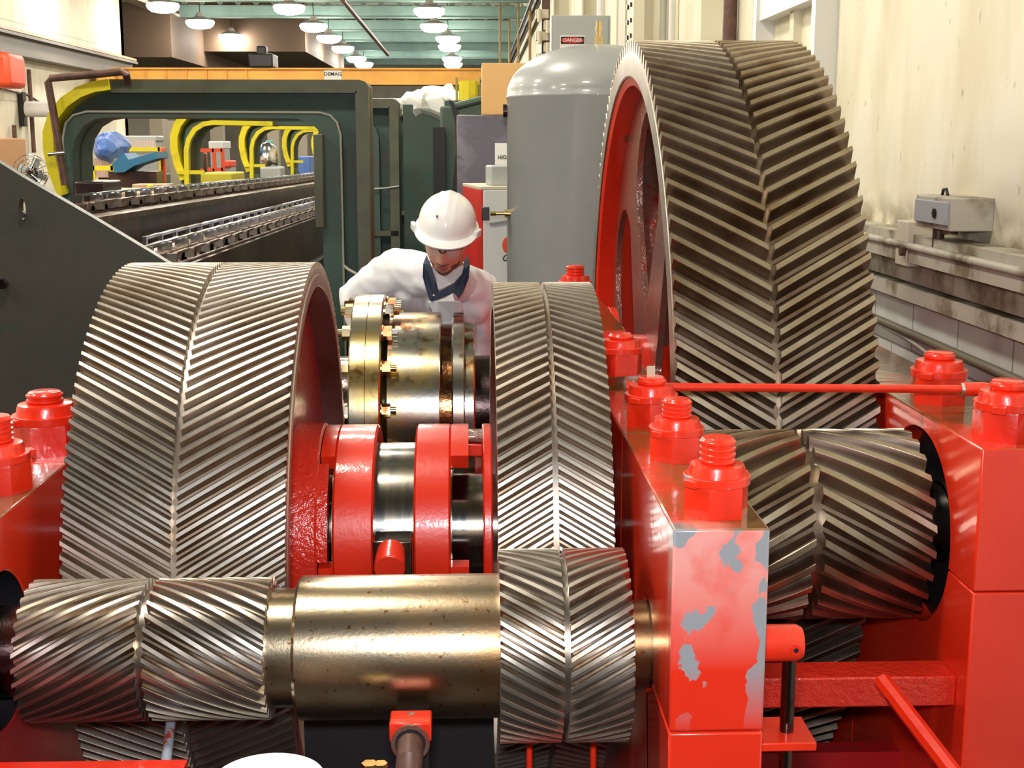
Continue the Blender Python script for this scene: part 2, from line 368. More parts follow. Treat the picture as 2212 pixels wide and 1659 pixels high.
o = MB().box(XL, XL+.35, c_.y-1.0, c_.y+.9, c_.z-.5, c_.z+.42).build('wall_cabinet', mat('tan_brown_board', (.52, .27, .12), .6), bevel=.03); tag(o, 'tan wall box below the cable on the left wall', 'cabinet')

# fan behind the frames on the left
fp = at(70, 372, Y=12.0); fan = empty('industrial_fan', (fp.x, fp.y, 0), 'grey caged pedestal fan in front of the left wall', 'fan')
R_ = .155; zf = fp.z
g = MB()
for r_ in (R_, R_*.75, R_*.5, R_*.25): g.tube([(r_*math.cos(2*PI*i/28), -.05-.03*(1-r_/R_), zf+r_*math.sin(2*PI*i/28)) for i in range(28)], .004, 6, True)
for i in range(16): a = 2*PI*i/16; g.tube([(R_*math.cos(a), -.05, zf+R_*math.sin(a)), (.02*math.cos(a), -.08, zf+.02*math.sin(a))], .003, 5)
g.build('cage', CHROME, fan)
bl = MB()
for i in range(4):
    a = 2*PI*i/4+.4; Rm = Matrix.Rotation(a, 3, 'Y') @ Matrix.Rotation(.5, 3, 'X'); bl.box(.02, R_*.85, -.004, .004, -.035, .035, Rm, (0, 0, 0))
bl.v = [(x, y, z+zf) for x, y, z in bl.v]; bl.build('blade', GREYP, fan)
MB().cyl((0, -.03, zf), (0, .12, zf), .05).build('motor', DARKSTEEL, fan); MB().tube([(0, .06, zf), (0, .06, .03)], .02).box(-.2, .2, -.12, .26, 0, .03).build('stand', DARKSTEEL, fan)

# ceiling beams, trusses, lamps
for k, y in enumerate((33.4, 37.6, 42.4, 47.2, 52, 57, 62, 67)):
    b = empty('ceiling_beam', (0, y, 6.2), 'teal roof beam number-less crossing the hall', 'beam', 'teal roof beams')
    b['label'] = 'teal painted roof beam crossing the hall under the deck'
    MB().box(-13.5, XR, -.09, .09, 0, .30).box(-13.5, XR, -.16, .16, -.03, 0).box(-13.5, XR, -.16, .16, .30, .33).build('girder', TEAL, b, smooth=False)
    if k in (1, 2, 3):
        t = MB()
        for i in range(24):
            x0 = -11.5+i*.55; t.tube([(x0, 0, .33), (x0+.275, 0, .85)], .035, 6); t.tube([(x0+.275, 0, .85), (x0+.55, 0, .33)], .035, 6)
        t.box(-11.5, 1.7, -.05, .05, .85, .93); t.build('truss', mat('pale_truss_%d' % k, (.42, .5, .46), .6), b)
for k, y in enumerate((5, 12, 19, 26)):
    b = MB().box(XL, XR, y-.12, y+.12, 6.4, 6.75).build('ceiling_beam', TEAL, smooth=False); tag(b, 'teal painted roof beam crossing the hall under the deck', 'beam', 'teal roof beams')
for k, (y, x0, x1) in enumerate(((47, -7, 1.5), (54, -5, 1.6), (60, -5, 1.6))):
    m_ = MB()
    for i in range(7): xx = x0+(x1-x0)*i/7; m_.box(xx, xx+(x1-x0)/7*.7, y, y+1.6, HT-.12, HT-.02)
    S('skylight_%d' % (k+1), m_, SKY, smooth=False)
pb = empty('perforated_beam', (0, 35.0, 6.28), 'brown perforated steel beam hung between teal roof beams', 'beam')
shape2d('web', [[(-5.3, 0), (-.75, 0), (-.55, .12), (-.55, .3), (-5.3, .3)]]+[[(-5.1+i*.26+.035*math.cos(t*PI/3), .15+.035*math.sin(t*PI/3)) for t in range(6)] for i in range(16)], -.03, .03, 'Y', mat('brown_perforated', (.16, .11, .07), .6), pb)
d = MB()
for (a, b_) in (((740, 0), (838, 118)),): d.tube([at(*a, Y=34), at(*b_, Y=44)], .06)
tag(d.build('roof_pipe', RUST), 'long brown pipe slanting across the roof beams', 'pipe')
S('trim_11', MB().box(-13.6, -8.9, 41, 60, 4.9, 7.9).box(-8.9, -5.5, 46, 60, 5.4, 7.9), mat('brown_ductwork', (.13, .085, .055), .7), smooth=False)
for k, (px0, px1, yy) in enumerate(((1080, 1080, 40), (1100, 1100, 46), (1120, 1120, 40), (1145, 1145, 34))):
    a = at(px0, 10, Y=yy); tag(MB().tube([(a.x, yy, 7.9), (a.x, yy, 3.0)], .035).build('hanging_cable', mat('ochre_cable_%d' % k, (.38, .27, .1), .6)), 'ochre cable hanging by the right wall, %s of four' % ('leftmost', 'second from left', 'third from left', 'rightmost')[k], 'cable', 'cables hanging by the right wall')
tag(MB().tube([(1.7, 24, 5.9), (1.66, 60, 5.4)], .09).tube([(1.5, 24, 5.8), (1.5, 60, 5.3)], .05).build('cable_tray', BLACK), 'black cable run along the top of the right wall', 'cable')
LAMPM = mat('glowing_lamp', (1, .93, .80), .5, emis=LAMP)
lamp0 = empty('hall_lamp', (0, 0, 5.82), 'round glowing high-bay lamp under the roof beams', 'lamp', 'high-bay lamps under the roof')
MB().lathe([(-.06, .0), (-.06, .16), (-.03, .30), (.03, .38), (.12, .42), (.17, .40)], 'Z', (0, 0, -.08), 28).build('diffuser', LAMPM, lamp0)
MB().lathe([(.09, .40), (.15, .30), (.2, .14), (.32, .08), (.32, 0)], 'Z', (0, 0, 0), 24).build('housing', mat('lamp_housing', (.6, .6, .55), .5), lamp0)
MB().cyl((0, 0, .30), (0, 0, 2.17), .012, n=6).build('hanger', DARKSTEEL, lamp0)
ys = {0: (2.6, 7.5, 12.5, 18, 24, 30, 35.6, 40.4, 45.6, 50.5), 1: (2.6, 7.5, 12.5, 18, 24, 30, 36, 41.5, 46, 51, 57, 61), 2: (2.6, 7.5, 12.5, 18, 24, 30, 36.7, 41.5, 46.2, 50, 57, 61)}
ORD = ('topmost', 'second from the top', 'third from the top', 'fourth from the top', 'fifth from the top', 'sixth from the top', 'seventh from the top', 'eighth from the top')
def name_lamp(l, rk, y, row):
    rn = ('left', 'middle', 'right')[rk]; vis = [v for v in row if v > 34]
    l['label'] = 'glowing high-bay lamp, %s in the %s row of lamps' % (ORD[vis.index(y)], rn) if y in vis else 'high-bay lamp hanging overhead in the %s row, above the picture' % rn
first = True
for rk, X in enumerate(ROWS):
    for y in ys[rk]:
        l = lamp0 if first else copy_tree(lamp0); first = False; l.location = (X + (.35 if y > 45 and rk == 2 else 0), y, 5.82); name_lamp(l, rk, y, ys[rk])

# overhead crane
cr = empty('overhead_crane', (0, 34.5, 4.0), 'orange overhead travelling crane girder spanning the hall', 'crane')
zt, zb = at(700, 148, Y=34.5).z-4, at(700, 184, Y=34.5).z-4
MB().box(-8.95, 1.6, -.2, .2, zb, zt).box(-8.95, 1.6, -.3, .3, zt-.04, zt).box(-8.95, 1.6, -.3, .3, zb, zb+.04).build('girder', ORANGE, cr)
for i in range(7): MB().box(-8.6+i*.5, -8.58+i*.5, -.27, -.2, zb+.05, zt-.05).build('stiffener', ORANGE, cr)
MB().box(-9.1, -8.8, -1.2, 1.2, zb-.1, zt-.2).build('end_carriage', ORANGE, cr, bevel=.03)
sg = at(718, 161, Y=34.18); MB().box(sg.x-.22, sg.x+.22, -.23, -.2, zt-.30, zt-.04).build('sign_plate', WHITE, cr)
t = text3d('lettering', 'DEMAG', .125, (sg.x, -.236, zt-.15), (PI/2, 0, 0), INK, cr, sx=1.05)
ho = at(578, 110, Y=33)
MB().box(-5.5, -4.9, -.4, .6, zt, zt+.35).box(-5.35, -5.1, -.1, .2, zt+.3, zt+.55).build('hoist_trolley', BLACK, cr, bevel=.04)
S('trim_12', MB().box(XR-.35, XR, 30, 60, 3.9, 4.05), mat('right_crane_rail', (.3, .25, .18), .6))
# ------------------------------------------------------------------ gear train (three parallel shafts at one height)
ZA = CAMZ-.943
YA, YB_, YC = 2.392, 3.189, 4.725
def herringbone(R, N, x0, x1, helix, up, gap, hfac=.62, ri=None, nseg=6, core=True, phase=0, tip=.165, groove_r=None):
    """toothed rim; up=+1: teeth climb towards the middle groove (as seen from the front), -1: they descend"""
    mb = MB(); pitch = 2*PI*R/N; h = pitch*hfac; xm = (x0+x1)/2; rr = R-h
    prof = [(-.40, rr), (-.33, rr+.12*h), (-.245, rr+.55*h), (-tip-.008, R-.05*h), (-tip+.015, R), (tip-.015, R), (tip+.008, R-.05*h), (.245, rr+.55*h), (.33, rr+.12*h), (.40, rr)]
    K = len(prof); ri = ri or rr-.02
    for side in (0, 1):
        a, b = (x0, xm-gap/2) if side == 0 else (xm+gap/2, x1)
        vs = []
        for s_ in range(nseg+1):
            x = a+(b-a)*s_/nseg
            dist = (xm-gap/2-x) if side == 0 else (x-xm-gap/2)      # distance from the groove
            tw = -up*dist*math.tan(helix)/R
            for i in range(N):
                for (t, r) in prof:
                    th = (i+t+phase+(.5 if side else 0)*0)*2*PI/N
                    ang = th+tw
                    # angle measured at the front (-Y) upwards
                    vs.append((x, -r*math.cos(ang), r*math.sin(ang)))
        M_ = N*K
        fs = [(s_*M_+i, s_*M_+(i+1) % M_, (s_+1)*M_+(i+1) % M_, (s_+1)*M_+i) for s_ in range(nseg) for i in range(M_)]
        for (s_, x, fl_) in ((0, a, 1), (nseg, b, 0)):
            base = len(vs)
            for i in range(M_):
                v = vs[s_*M_+i]; r = math.hypot(v[1], v[2]); vs.append((x, v[1]/r*ri, v[2]/r*ri))
            fs += [(s_*M_+i, s_*M_+(i+1) % M_, base+(i+1) % M_, base+i) for i in range(M_)]
        # inner bore of the half rim
        b0, b1 = len(vs)-2*M_, len(vs)-M_
        fs += [(b0+i, b0+(i+1) % M_, b1+(i+1) % M_, b1+i) for i in range(0, M_)]
        mi0 = len(mb.m); mb.add(vs, fs)
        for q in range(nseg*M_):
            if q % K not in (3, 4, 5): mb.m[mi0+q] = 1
    if core:
        gr = groove_r or rr-.001; mb.mi = 1
        mb.lathe([(xm-gap/2-.002, ri+.001), (xm-gap/2-.002, gr), (xm+gap/2+.002, gr), (xm+gap/2+.002, ri+.001)], 'X', (0, 0, 0), 160, True)
    return mb
HX = math.radians(31)

# left gear on the second shaft
BLx = (-.818, -.373)
g1 = empty('herringbone_gear', (0, YB_, ZA), 'large steel herringbone gear at left with solid red web, beside the red bearing rings', 'gear')
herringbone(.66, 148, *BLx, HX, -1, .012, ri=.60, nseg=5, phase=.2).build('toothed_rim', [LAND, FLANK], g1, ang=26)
MB().lathe([(BLx[1]-.0005, .60), (BLx[1]+.0025, .602), (BLx[1]+.0025, .628), (BLx[1], .630)], 'X', n=160).build('rim_face', STEEL_F, g1)
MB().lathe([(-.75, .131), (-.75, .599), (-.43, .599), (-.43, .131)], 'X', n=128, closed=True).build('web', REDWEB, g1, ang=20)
MB().lathe([(-.429, .131), (-.429, .262), (-.362, .262), (-.357, .257), (-.357, .131)], 'X', n=96, closed=True).lathe([(-.357, .214), (-.357, .256), (-.333, .256), (-.333, .214)], 'X', n=40, closed=True, a0=math.radians(128), a1=math.radians(182)).build('hub', REDROUGH, g1)
# middle gear
BMx = (.055, .295)
g2 = empty('herringbone_gear', (0, YB_, ZA), 'tall narrow steel herringbone gear standing in the middle, beside the worker', 'gear')
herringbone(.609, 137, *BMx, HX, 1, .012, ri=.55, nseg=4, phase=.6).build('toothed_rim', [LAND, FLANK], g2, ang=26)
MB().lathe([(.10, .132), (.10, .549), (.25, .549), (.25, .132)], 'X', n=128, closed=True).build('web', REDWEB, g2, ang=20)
MB().lathe([(.065, .132), (.065, .19), (.285, .19), (.285, .132)], 'X', n=64, closed=True).build('hub', RED, g2)
# pinion on the right
BRx = (.545, 1.095)
g3 = empty('herringbone_pinion', (0, YB_, ZA), 'wide dark herringbone pinion at right meshing below the biggest gear', 'gear')
herringbone(.238, 24, *BRx, HX, 1, .022, ri=.101, nseg=12, hfac=.50, phase=.35, tip=.15).build('toothed_body', [LAND_D, FLANK_D], g3, ang=26)
MB().lathe([(1.0955, .101), (1.0955, .17), (1.118, .17), (1.118, .101)], 'X', n=64, closed=True).build('collar', DARKSTEEL, g3)
# the second shaft itself
s2 = empty('gear_shaft', (0, YB_, ZA), 'polished steel shaft through the red bearing rings and both gears behind the front shaft', 'shaft')
MB().lathe([(-1.25, 0), (-1.25, .13), (-.328, .13), (-.328, .211), (-.045, .211), (-.045, .131), (.54, .131), (.54, .10), (1.5, .10), (1.5, 0)], 'X', n=128).build('journal', JOURNAL, s2)

# front pinion shaft: one forging with two pinions
ps = empty('pinion_shaft', (0, YA, ZA), 'front brown steel shaft carrying two herringbone pinions, lowest in the picture', 'shaft')
herringbone(.133, 30, -.827, -.378, HX, 1, .014, ri=.09, nseg=14, hfac=.6, phase=.1).build('pinion', [LAND, FLANK_P], ps, ang=26, label='wide herringbone pinion on the left end')
herringbone(.1825, 41, .051, .291, HX, -1, .011, ri=.10, nseg=8, hfac=.6, phase=.4).build('pinion', [LAND, FLANK_P], ps, ang=26, label='larger herringbone pinion near the red pedestal')
MB().lathe([(-.378, .08), (-.378, .112), (-.329, .112), (-.329, .1)], 'X', n=96).build('collar', SHAFT, ps)
MB().lathe([(-.328, .0), (-.328, .129), (-.322, .1355), (.048, .1355), (.051, .1355), (.051, 0)], 'X', n=128).build('body', SHAFT, ps)
MB().lathe([(-1.2, 0), (-1.2, .085), (-.827, .085), (-.827, .1)], 'X', n=64).build('journal', DARKSTEEL, ps)
MB().lathe([(.291, .1), (.291, .083), (.5, .083), (.5, 0)], 'X', n=64).build('journal', SHAFT, ps)

# biggest gear on the third shaft
CX = (.556, 1.104)
g4 = empty('herringbone_gear', (0, YC, ZA), 'biggest herringbone gear with dark oily teeth and red spoked web, at right', 'gear')
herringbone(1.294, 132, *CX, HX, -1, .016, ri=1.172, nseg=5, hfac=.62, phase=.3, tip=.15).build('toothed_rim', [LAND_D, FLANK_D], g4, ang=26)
MB().lathe([(CX[0]+.0005, 1.173), (CX[0]-.002, 1.176), (CX[0]-.002, 1.245), (CX[0], 1.248)], 'X', n=200).build('rim_face', STEEL_F, g4)
MB().lathe([(CX[0]+.004, 1.171), (CX[0]+.012, 1.142), (CX[1]-.004, 1.142), (CX[1]-.004, 1.171)], 'X', n=160).build('rim_lining', RED, g4)
def webloops(ro, rin, rc, nh, off):
    lo = [[(ro*math.cos(2*PI*i/120), ro*math.sin(2*PI*i/120)) for i in range(120)], [(.262*math.cos(2*PI*i/60), .262*math.sin(2*PI*i/60)) for i in range(60)]]
    for k in range(nh):
        a = 2*PI*k/nh+off; P = []
        # teardrop: round outer end, narrow end at the hub
        c = .765; rb = .295; q = rin
        for i in range(25):
            t = -PI*.56+PI*1.12*i/24; P.append((c+rb*math.cos(t), rb*math.sin(t)))
        for i in range(9):
            t = PI*.6+PI*.8*i/8; P.append((q+.03*math.cos(t), .03*math.sin(t)))
        lo.append([(u*math.cos(a)-v*math.sin(a), u*math.sin(a)+v*math.cos(a)) for u, v in P])
    return lo
shape2d('web', webloops(1.141, .37, .8, 6, PI/2), .632, .654, 'X', REDWET, g4)
shape2d('web', webloops(1.141, .37, .8, 6, PI/2+.1), .98, 1.0, 'X', REDWET, g4)
for k in range(6):
    a = PI/2+PI/6+k*PI/3; Rm = Matrix.Rotation(a, 3, 'X'); m_ = MB().box(.655, .979, .29, 1.14, -.014, .014, Rm, (0, 0, 0)); m_.build('spoke_rib', REDWET, g4)
MB().lathe([(.53, .187), (.53, .25), (.54, .26), (1.115, .26), (1.115, .187)], 'X', n=80, closed=True).build('hub', RED, g4)

# third shaft with the flanged coupling
s3 = empty('main_shaft', (0, YC, ZA), 'dark oily main shaft behind the middle gear', 'shaft')
MB().lathe([(-.64, 0), (-.64, .185), (1.36, .185), (1.36, 0)], 'X', n=80).build('bar', DARKSTEEL, s3)
cp = empty('shaft_coupling', (0, YC, ZA), 'golden oil-stained flanged coupling in front of the worker', 'coupling')
x = [at(p, 870, Y=YC-.37).x for p in (752, 788, 822, 950, 973, 975, 1004, 1010, 1040)]
MB().lathe([(x[0], .19), (x[0], .40), (x[0]+.005, .408), (x[1]-.001, .408), (x[1]-.001, .19)], 'X', n=128).build('flange', GOLD, cp, label='left half flange')
MB().lathe([(x[1]+.001, .19), (x[1]+.001, .408), (x[2]-.006, .408), (x[2], .402), (x[2], .19)], 'X', n=128).build('flange', GOLD, cp, label='right half flange')
MB().lathe([(x[2], .19), (x[2], .300), (x[2]+.012, .318), (x[2]+.018, .343), (x[3]-.004, .343), (x[3], .339), (x[3], .19)], 'X', n=128).build('barrel', GOLD, cp)
MB().lathe([(x[3], .19), (x[3], .300), (x[5], .300), (x[5], .19)], 'X', n=96).build('neck', mat('tarry_brown_steel', (.30, .13, .05), .18, 1, (.06, .03, .02), 8, .4, .6, bump=.1), cp)
MB().lathe([(x[5], .19), (x[5], .336), (x[5]+.006, .343), (x[6]-.004, .343), (x[6]-.001, .338), (x[6]-.001, .19)], 'X', n=96).build('ring', GOLD, cp)
MB().lathe([(x[6], .19), (x[6], .31), (x[6]+.03, .31), (x[6]+.035, .305), (x[6]+.035, .19)], 'X', n=96).build('ring', GOLD, cp)
nb = 16
for k in range(nb):
    a = 2*PI*k/nb+.16; cy, cz = -.372*math.cos(a), .372*math.sin(a)
    b = MB().cyl((x[2], cy, cz), (x[2]+.005, cy, cz), .030, n=20); b.cyl((x[2]+.005, cy, cz), (x[2]+.033, cy, cz), .025, n=6, ph=.3)
    nut = b.build('bolt_nut', COPPER if k % 3 else GOLD, cp, smooth=False)
    MB().cyl((x[2]+.033, cy, cz), (x[2]+.052, cy, cz), .0145, n=14).build('stud_end', GOLD, nut)
    MB().cyl((x[0]-.028, cy, cz), (x[0], cy, cz), .026, n=6, ph=.3).cyl((x[0]-.045, cy, cz), (x[0]-.028, cy, cz), .0145, n=12).build('bolt_head', GOLD, cp, smooth=False)

# red bearing rings on the second shaft
def ring_bearing(xa, xb, ear, ear_side, lab):
    o = empty('bearing_ring', (0, YB_, ZA), lab, 'bearing', None)
    mb = MB().lathe([(xa, .214), (xa, .250), (xa+.005, .257), (xb-.005, .257), (xb, .250), (xb, .214)], 'X', n=120, closed=True)
    # the flange ears above and below the notch (angle 0 = +Y towards the back)
    e0, e1 = (xa-ear, xa) if ear_side < 0 else (xb, xb+ear)
    for (a0, a1) in ((math.radians(50), math.radians(123)), (math.radians(185), math.radians(330))):
        mb.lathe([(e0, .214), (e0, .2565), (e1, .2565), (e1, .214)], 'X', n=48, closed=True, a0=a0, a1=a1)
    mb.build('shell', RED2, o, ang=25)
    MB().lathe([(xa+.01, .2135), (xb-.01, .2135)], 'X', n=60).build('liner', GOLD, o)
    return o
r1 = ring_bearing(-.322, -.227, .032, -1, 'red bearing ring clasping the shaft, beside the large left gear')
r2 = ring_bearing(-.134, -.048, .042, 1, 'red bearing ring clasping the shaft, nearer the tall middle gear')
sd = empty('bearing_saddle', (-.18, YB_-.2, ZA-.15), 'steel saddle block with red round plug between the two red bearing rings', 'bearing')
MB().box(-.045, .045, -.10, -.018, -.30, .205).build('block', JOURNAL, sd, bevel=.004)
MB().cyl((-.003, -.165, .160), (-.003, -.09, .178), .035, .033, n=28).build('plug', RED, sd, bevel=.003)

# things between ring and middle gear, behind
bk = empty('pipe_bracket', (.02, YB_+.25, ZA+.1), 'red and grey bracket seen between the second ring and the middle gear', 'bracket')
p_ = at(1045, 975, Y=YB_+.2)
MB().box(p_.x-.05-.02, .0+.03, -.05, .05, p_.z-ZA-.1-.015, p_.z-ZA-.1+.02).build('bar', RED, bk, bevel=.004)
MB().box(p_.x-.05-.02, .0+.03, -.05, .05, p_.z-ZA-.1+.024, p_.z-ZA-.1+.04).build('bar', REDWET, bk, bevel=.004)
tag(MB().lathe([(.028, .257), (.028, .215), (.05, .215), (.05, .257)], 'X', (0, YB_, ZA), 96, True).build('seal_ring', RED, bevel=.004), 'thin red ring hugging the left face of the middle gear', 'ring')
# ------------------------------------------------------------------ red housing: pedestals, caps, nuts, lubrication pipe, base
def peeled(name, zt, xf, peel=True):
    """red paint worn to grey primer near the top, oily brown on the top face"""
    m = bpy.data.materials.new(name); m.use_nodes = True; nt = m.node_tree; N = nt.nodes; L = nt.links; b = N['Principled BSDF']
    b.inputs['Coat Weight'].default_value = .8; b.inputs['Coat Roughness'].default_value = .1
    tc = N.new('ShaderNodeTexCoord'); sep = N.new('ShaderNodeSeparateXYZ'); L.new(tc.outputs['Object'], sep.inputs[0])
    def noise(sc, st=(1, 1, 1), det=4):
        mp = N.new('ShaderNodeMapping'); mp.inputs['Scale'].default_value = st; L.new(tc.outputs['Object'], mp.inputs[0])
        n = N.new('ShaderNodeTexNoise'); n.inputs['Scale'].default_value = sc; n.inputs['Detail'].default_value = det; L.new(mp.outputs[0], n.inputs['Vector']); return n.outputs[0]
    def mr(o, a, c_, t0=0, t1=1):
        r = N.new('ShaderNodeMapRange'); r.inputs[1].default_value = a; r.inputs[2].default_value = c_; r.inputs[3].default_value = t0; r.inputs[4].default_value = t1; L.new(o, r.inputs[0]); return r.outputs[0]
    def mul(a, c_):
        x = N.new('ShaderNodeMath'); x.operation = 'MULTIPLY'; L.new(a, x.inputs[0]); L.new(c_, x.inputs[1]); return x.outputs[0]
    def add(a, c_):
        x = N.new('ShaderNodeMath'); x.operation = 'ADD'; L.new(a, x.inputs[0]); L.new(c_, x.inputs[1]); return x.outputs[0]
    def mx(f, a, c_):
        x = N.new('ShaderNodeMix'); x.data_type = 'RGBA'; L.new(f, x.inputs[0])
        for i, val in ((6, a), (7, c_)):
            if isinstance(val, tuple): x.inputs[i].default_value = (*val, 1)
            else: L.new(val, x.inputs[i])
        return x.outputs[2]
    z = sep.outputs['Z']
    c = mx(mr(noise(3), .45, .7), (.84, .036, .009), (.74, .024, .007))
    if peel:
        up = mr(z, zt-.25, zt-.06)                                   # worn zone near the top of the front
        front = mr(sep.outputs['Y'], 2.16, 2.13)
        c = mx(mul(mul(mr(noise(5), .28, .44), up), front), c, (.80, .33, .29))
        gx = mr(sep.outputs['X'], xf-.035, xf+.0)
        spots = mr(add(noise(13, (1, 1, .8)), mul(mul(gx, front), mr(noise(5), .2, .8, .04, .40))), .60, .615)
        c = mx(mul(mul(spots, mr(z, zt-.36, zt-.24)), front), c, (.30, .31, .33))
    top = mul(mr(z, zt-.004, zt-.002), mr(noise(4, (1, .6, 1)), .36, .5))
    c = mx(top, c, (.17, .085, .025))
    L.new(c, b.inputs['Base Color']); L.new(mr(top, 0, 1, .33, .12), b.inputs['Roughness'])
    bp = N.new('ShaderNodeBump'); bp.inputs['Strength'].default_value = .06; bp.inputs['Distance'].default_value = .01; L.new(noise(30), bp.inputs['Height']); L.new(bp.outputs[0], b.inputs['Normal']); L.new(bp.outputs[0], b.inputs['Coat Normal'])
    return m
def arc(cy, cz, r, a0, a1, n=24): return [(cy+r*math.cos(a0+(a1-a0)*i/n), cz+r*math.sin(a0+(a1-a0)*i/n)) for i in range(n+1)]
def pedestal(lab, x0, x1, yf, zt, rA, rB, rC, ztC, yC0, peel=False, ye=3.95, third=True, x3=None):
    o = empty('bearing_pedestal', (0, 0, 0), lab, 'pedestal')
    m = peeled('pedestal_paint', zt, x1, peel); e = .0015; ys = 2.84 if yf < 2.5 else None
    def cap(ya, yb, cy, r, z1):
        P = [(ya, ZA-.045)]
        if r: P += [(cy-math.sqrt(max(r*r-.045**2, 0)), ZA-.045)] + arc(cy, ZA, r, PI+math.asin(.045/r), -math.asin(.045/r), 30)[1:-1] + [(cy+math.sqrt(max(r*r-.045**2, 0)), ZA-.045)]
        P += [(yb, ZA-.045), (yb, z1), (ya, z1)]
        return shape2d('bearing_cap', [P], x0, x1, 'X', m, o, bevel=.004)
    if ys: cap(yf, ys-e, YA, rA, zt); cap(ys+e, ye-e, YB_, rB, zt)
    else: cap(yf, ye-e, YB_, rB, zt)
    mc = peeled('pedestal_paint', ztC, x1) if ztC != zt else m
    P = [(ye+e, ZA-.045), (YC-math.sqrt(rC*rC-.045**2), ZA-.045)] + arc(YC, ZA, rC, PI+math.asin(.045/rC), -math.asin(.045/rC), 30)[1:-1] + [(YC+math.sqrt(rC*rC-.045**2), ZA-.045), (5.5, ZA-.045), (5.5, ztC), (yC0, ztC), (yC0-.0, zt), (ye+e, zt)]
    if third: shape2d('bearing_cap', [P], x0, x3 or x1, 'X', mc, o, bevel=.004)
    if third and x3:
        k = math.sqrt(rC*rC-.048**2); shape2d('base', [[(ye, 0), (ye, ZA-.048), (YC-k, ZA-.048)]+arc(YC, ZA, rC, PI+math.asin(.048/rC), 2*PI-math.asin(.048/rC), 24)[1:-1]+[(YC+k, ZA-.048), (5.5, ZA-.048), (5.5, 0)]], x0, x3, 'X', m, o, bevel=.004)
    P = [(yf+.0, 0), (yf, ZA-.048)]
    for cy, r in ((YA, rA if ys else None), (YB_, rB), (YC, rC if third and not x3 else None)):
        if r: k = math.sqrt(r*r-.048**2); P += [(cy-k, ZA-.048)] + arc(cy, ZA, r, PI+math.asin(.048/r), 2*PI-math.asin(.048/r), 24)[1:-1] + [(cy+k, ZA-.048)]
    yend = 5.5 if third and not x3 else ye
    P += [(yend, ZA-.048), (yend, 0)]
    shape2d('base', [P], x0, x1, 'X', m, o, bevel=.004)
    return o
MX0, MX1 = .335, .497
ZM = CAMZ-.63
midp = pedestal('middle red bearing pedestal with peeling paint on its front face', MX0, MX1, 2.10, ZM, .0905, .142, .20, CAMZ-.585, 4.15, True)
ZL, ZR = CAMZ-.69, CAMZ-.66
leftp = pedestal('left red bearing pedestal at the picture edge with a black shaft opening', -1.12, -.885, 1.9, ZL, .150, .142, .21, CAMZ-.62, 4.15, ye=3.62, third=False)
rightp = pedestal('right red bearing pedestal at the picture edge, nearest the wall', 1.122, 1.46, 2.79, ZR, .150, .245, .20, ZR, 4.15, ye=3.62, x3=1.36)
MB().lathe([(-1.0, .0875), (-1.0, .1485), (-.887, .1485)], 'X', (0, YA, ZA), 64).build('black_bore_fill', BLACK, leftp, label='black lining standing in for shade inside the bore')  # black lining added to put the darkness of the bore into colour
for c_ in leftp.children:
    if c_.name.startswith('base'): c_.data.materials[0] = REDWEB  # left base takes the darker web red over its whole surface
MB().lathe([(-.02, .245), (-.02, .105), (.06, .105)], 'X', (1.20, YB_, ZA), 64).build('black_bore_fill', BLACK, rightp, label='black round oil seal')
shape2d('bearing_flange', [arc(YC, ZA, .36, PI+.0, 0, 40)+[(YC+.36, ZA-.04), (YC-.36, ZA-.04)]], .50, .525, 'X', RED, midp, bevel=.003)

def hexnut(x, y, z, af, stud, lab, grp='hex nuts on the red bearing caps', ph=.2, threads=5, gb=True):
    o = empty('hex_nut', (x, y, z), lab, 'nut', grp); s = af/.098
    m = MB(); R = .0565*s; h = .060*s
    m.lathe([(.0, R*.99)], 'Z', n=6) if False else None
    pr = []
    n = 36; vs = []; fs = []
    def hexr(a):
        k = (a-ph) % (PI/3)-PI/6; return R*math.cos(PI/6)/math.cos(k)
    rings = [(0, None), (.004*s, None), (h-.010*s, None), (h-.002*s, .92), (h, .88), (h+.020*s, .84), (h+.026*s, .80), (h+.028*s, .58)]
    for (zz, f) in rings:
        for i in range(n):
            a = 2*PI*i/n+ph; r = hexr(a) if f is None else min(hexr(a), R*f)
            vs.append((r*math.cos(a), r*math.sin(a), zz))
    for j in range(len(rings)-1): fs += [(j*n+i, j*n+(i+1) % n, (j+1)*n+(i+1) % n, (j+1)*n+i) for i in range(n)]
    fs.append(list(range((len(rings)-1)*n, len(rings)*n)))
    m.add(vs, fs); m.build('nut_body', RED, o, ang=30)
    r0 = .031*s; H = h+.028*s; L = stud*s; P = [(0, r0*.9)]; zz = H
    k = max(1, int(L/(.0085*s)))
    for i in range(k): a = H+L*i/k; b_ = L/k; P += [(a, r0*.9), (a+b_*.25, r0), (a+b_*.6, r0), (a+b_*.85, r0*.9)]
    P += [(H+L, r0*.88), (H+L+.002, r0*.8), (H+L+.002, 0)]
    MB().lathe(P, 'Z', n=32).build('stud', RED, o, ang=35)
    lr = MB().lathe([(h-.006*s, R*.90), (h-.006*s, R*1.0), (h+.008*s, R*1.0), (h+.008*s, R*.84)], 'Z', n=40, closed=True)
    for sg_ in (-1, 1):
        a = ph+.5+(0 if sg_ > 0 else PI); Rm = Matrix.Rotation(a, 3, 'Z'); lr.box(R*.9, R*1.18, -.012*s, .012*s, h-.006*s, h+.006*s, Rm, (0, 0, 0))
    lr.build('locking_ring', RED, o, bevel=.001)
    return o
nxm = (MX0+MX1)/2
hexnut(nxm+.008, 2.20, ZM, .100, .042, 'nearest red hex nut on the middle pedestal, paint chipped to grey', ph=.15)
C.objects['hex_nut'].children[0].data.materials[0] = mat('chipped_red_paint', (.80, .030, .007), .32, 0, (.30, .31, .33), 16, .56, .58, coat=.5)
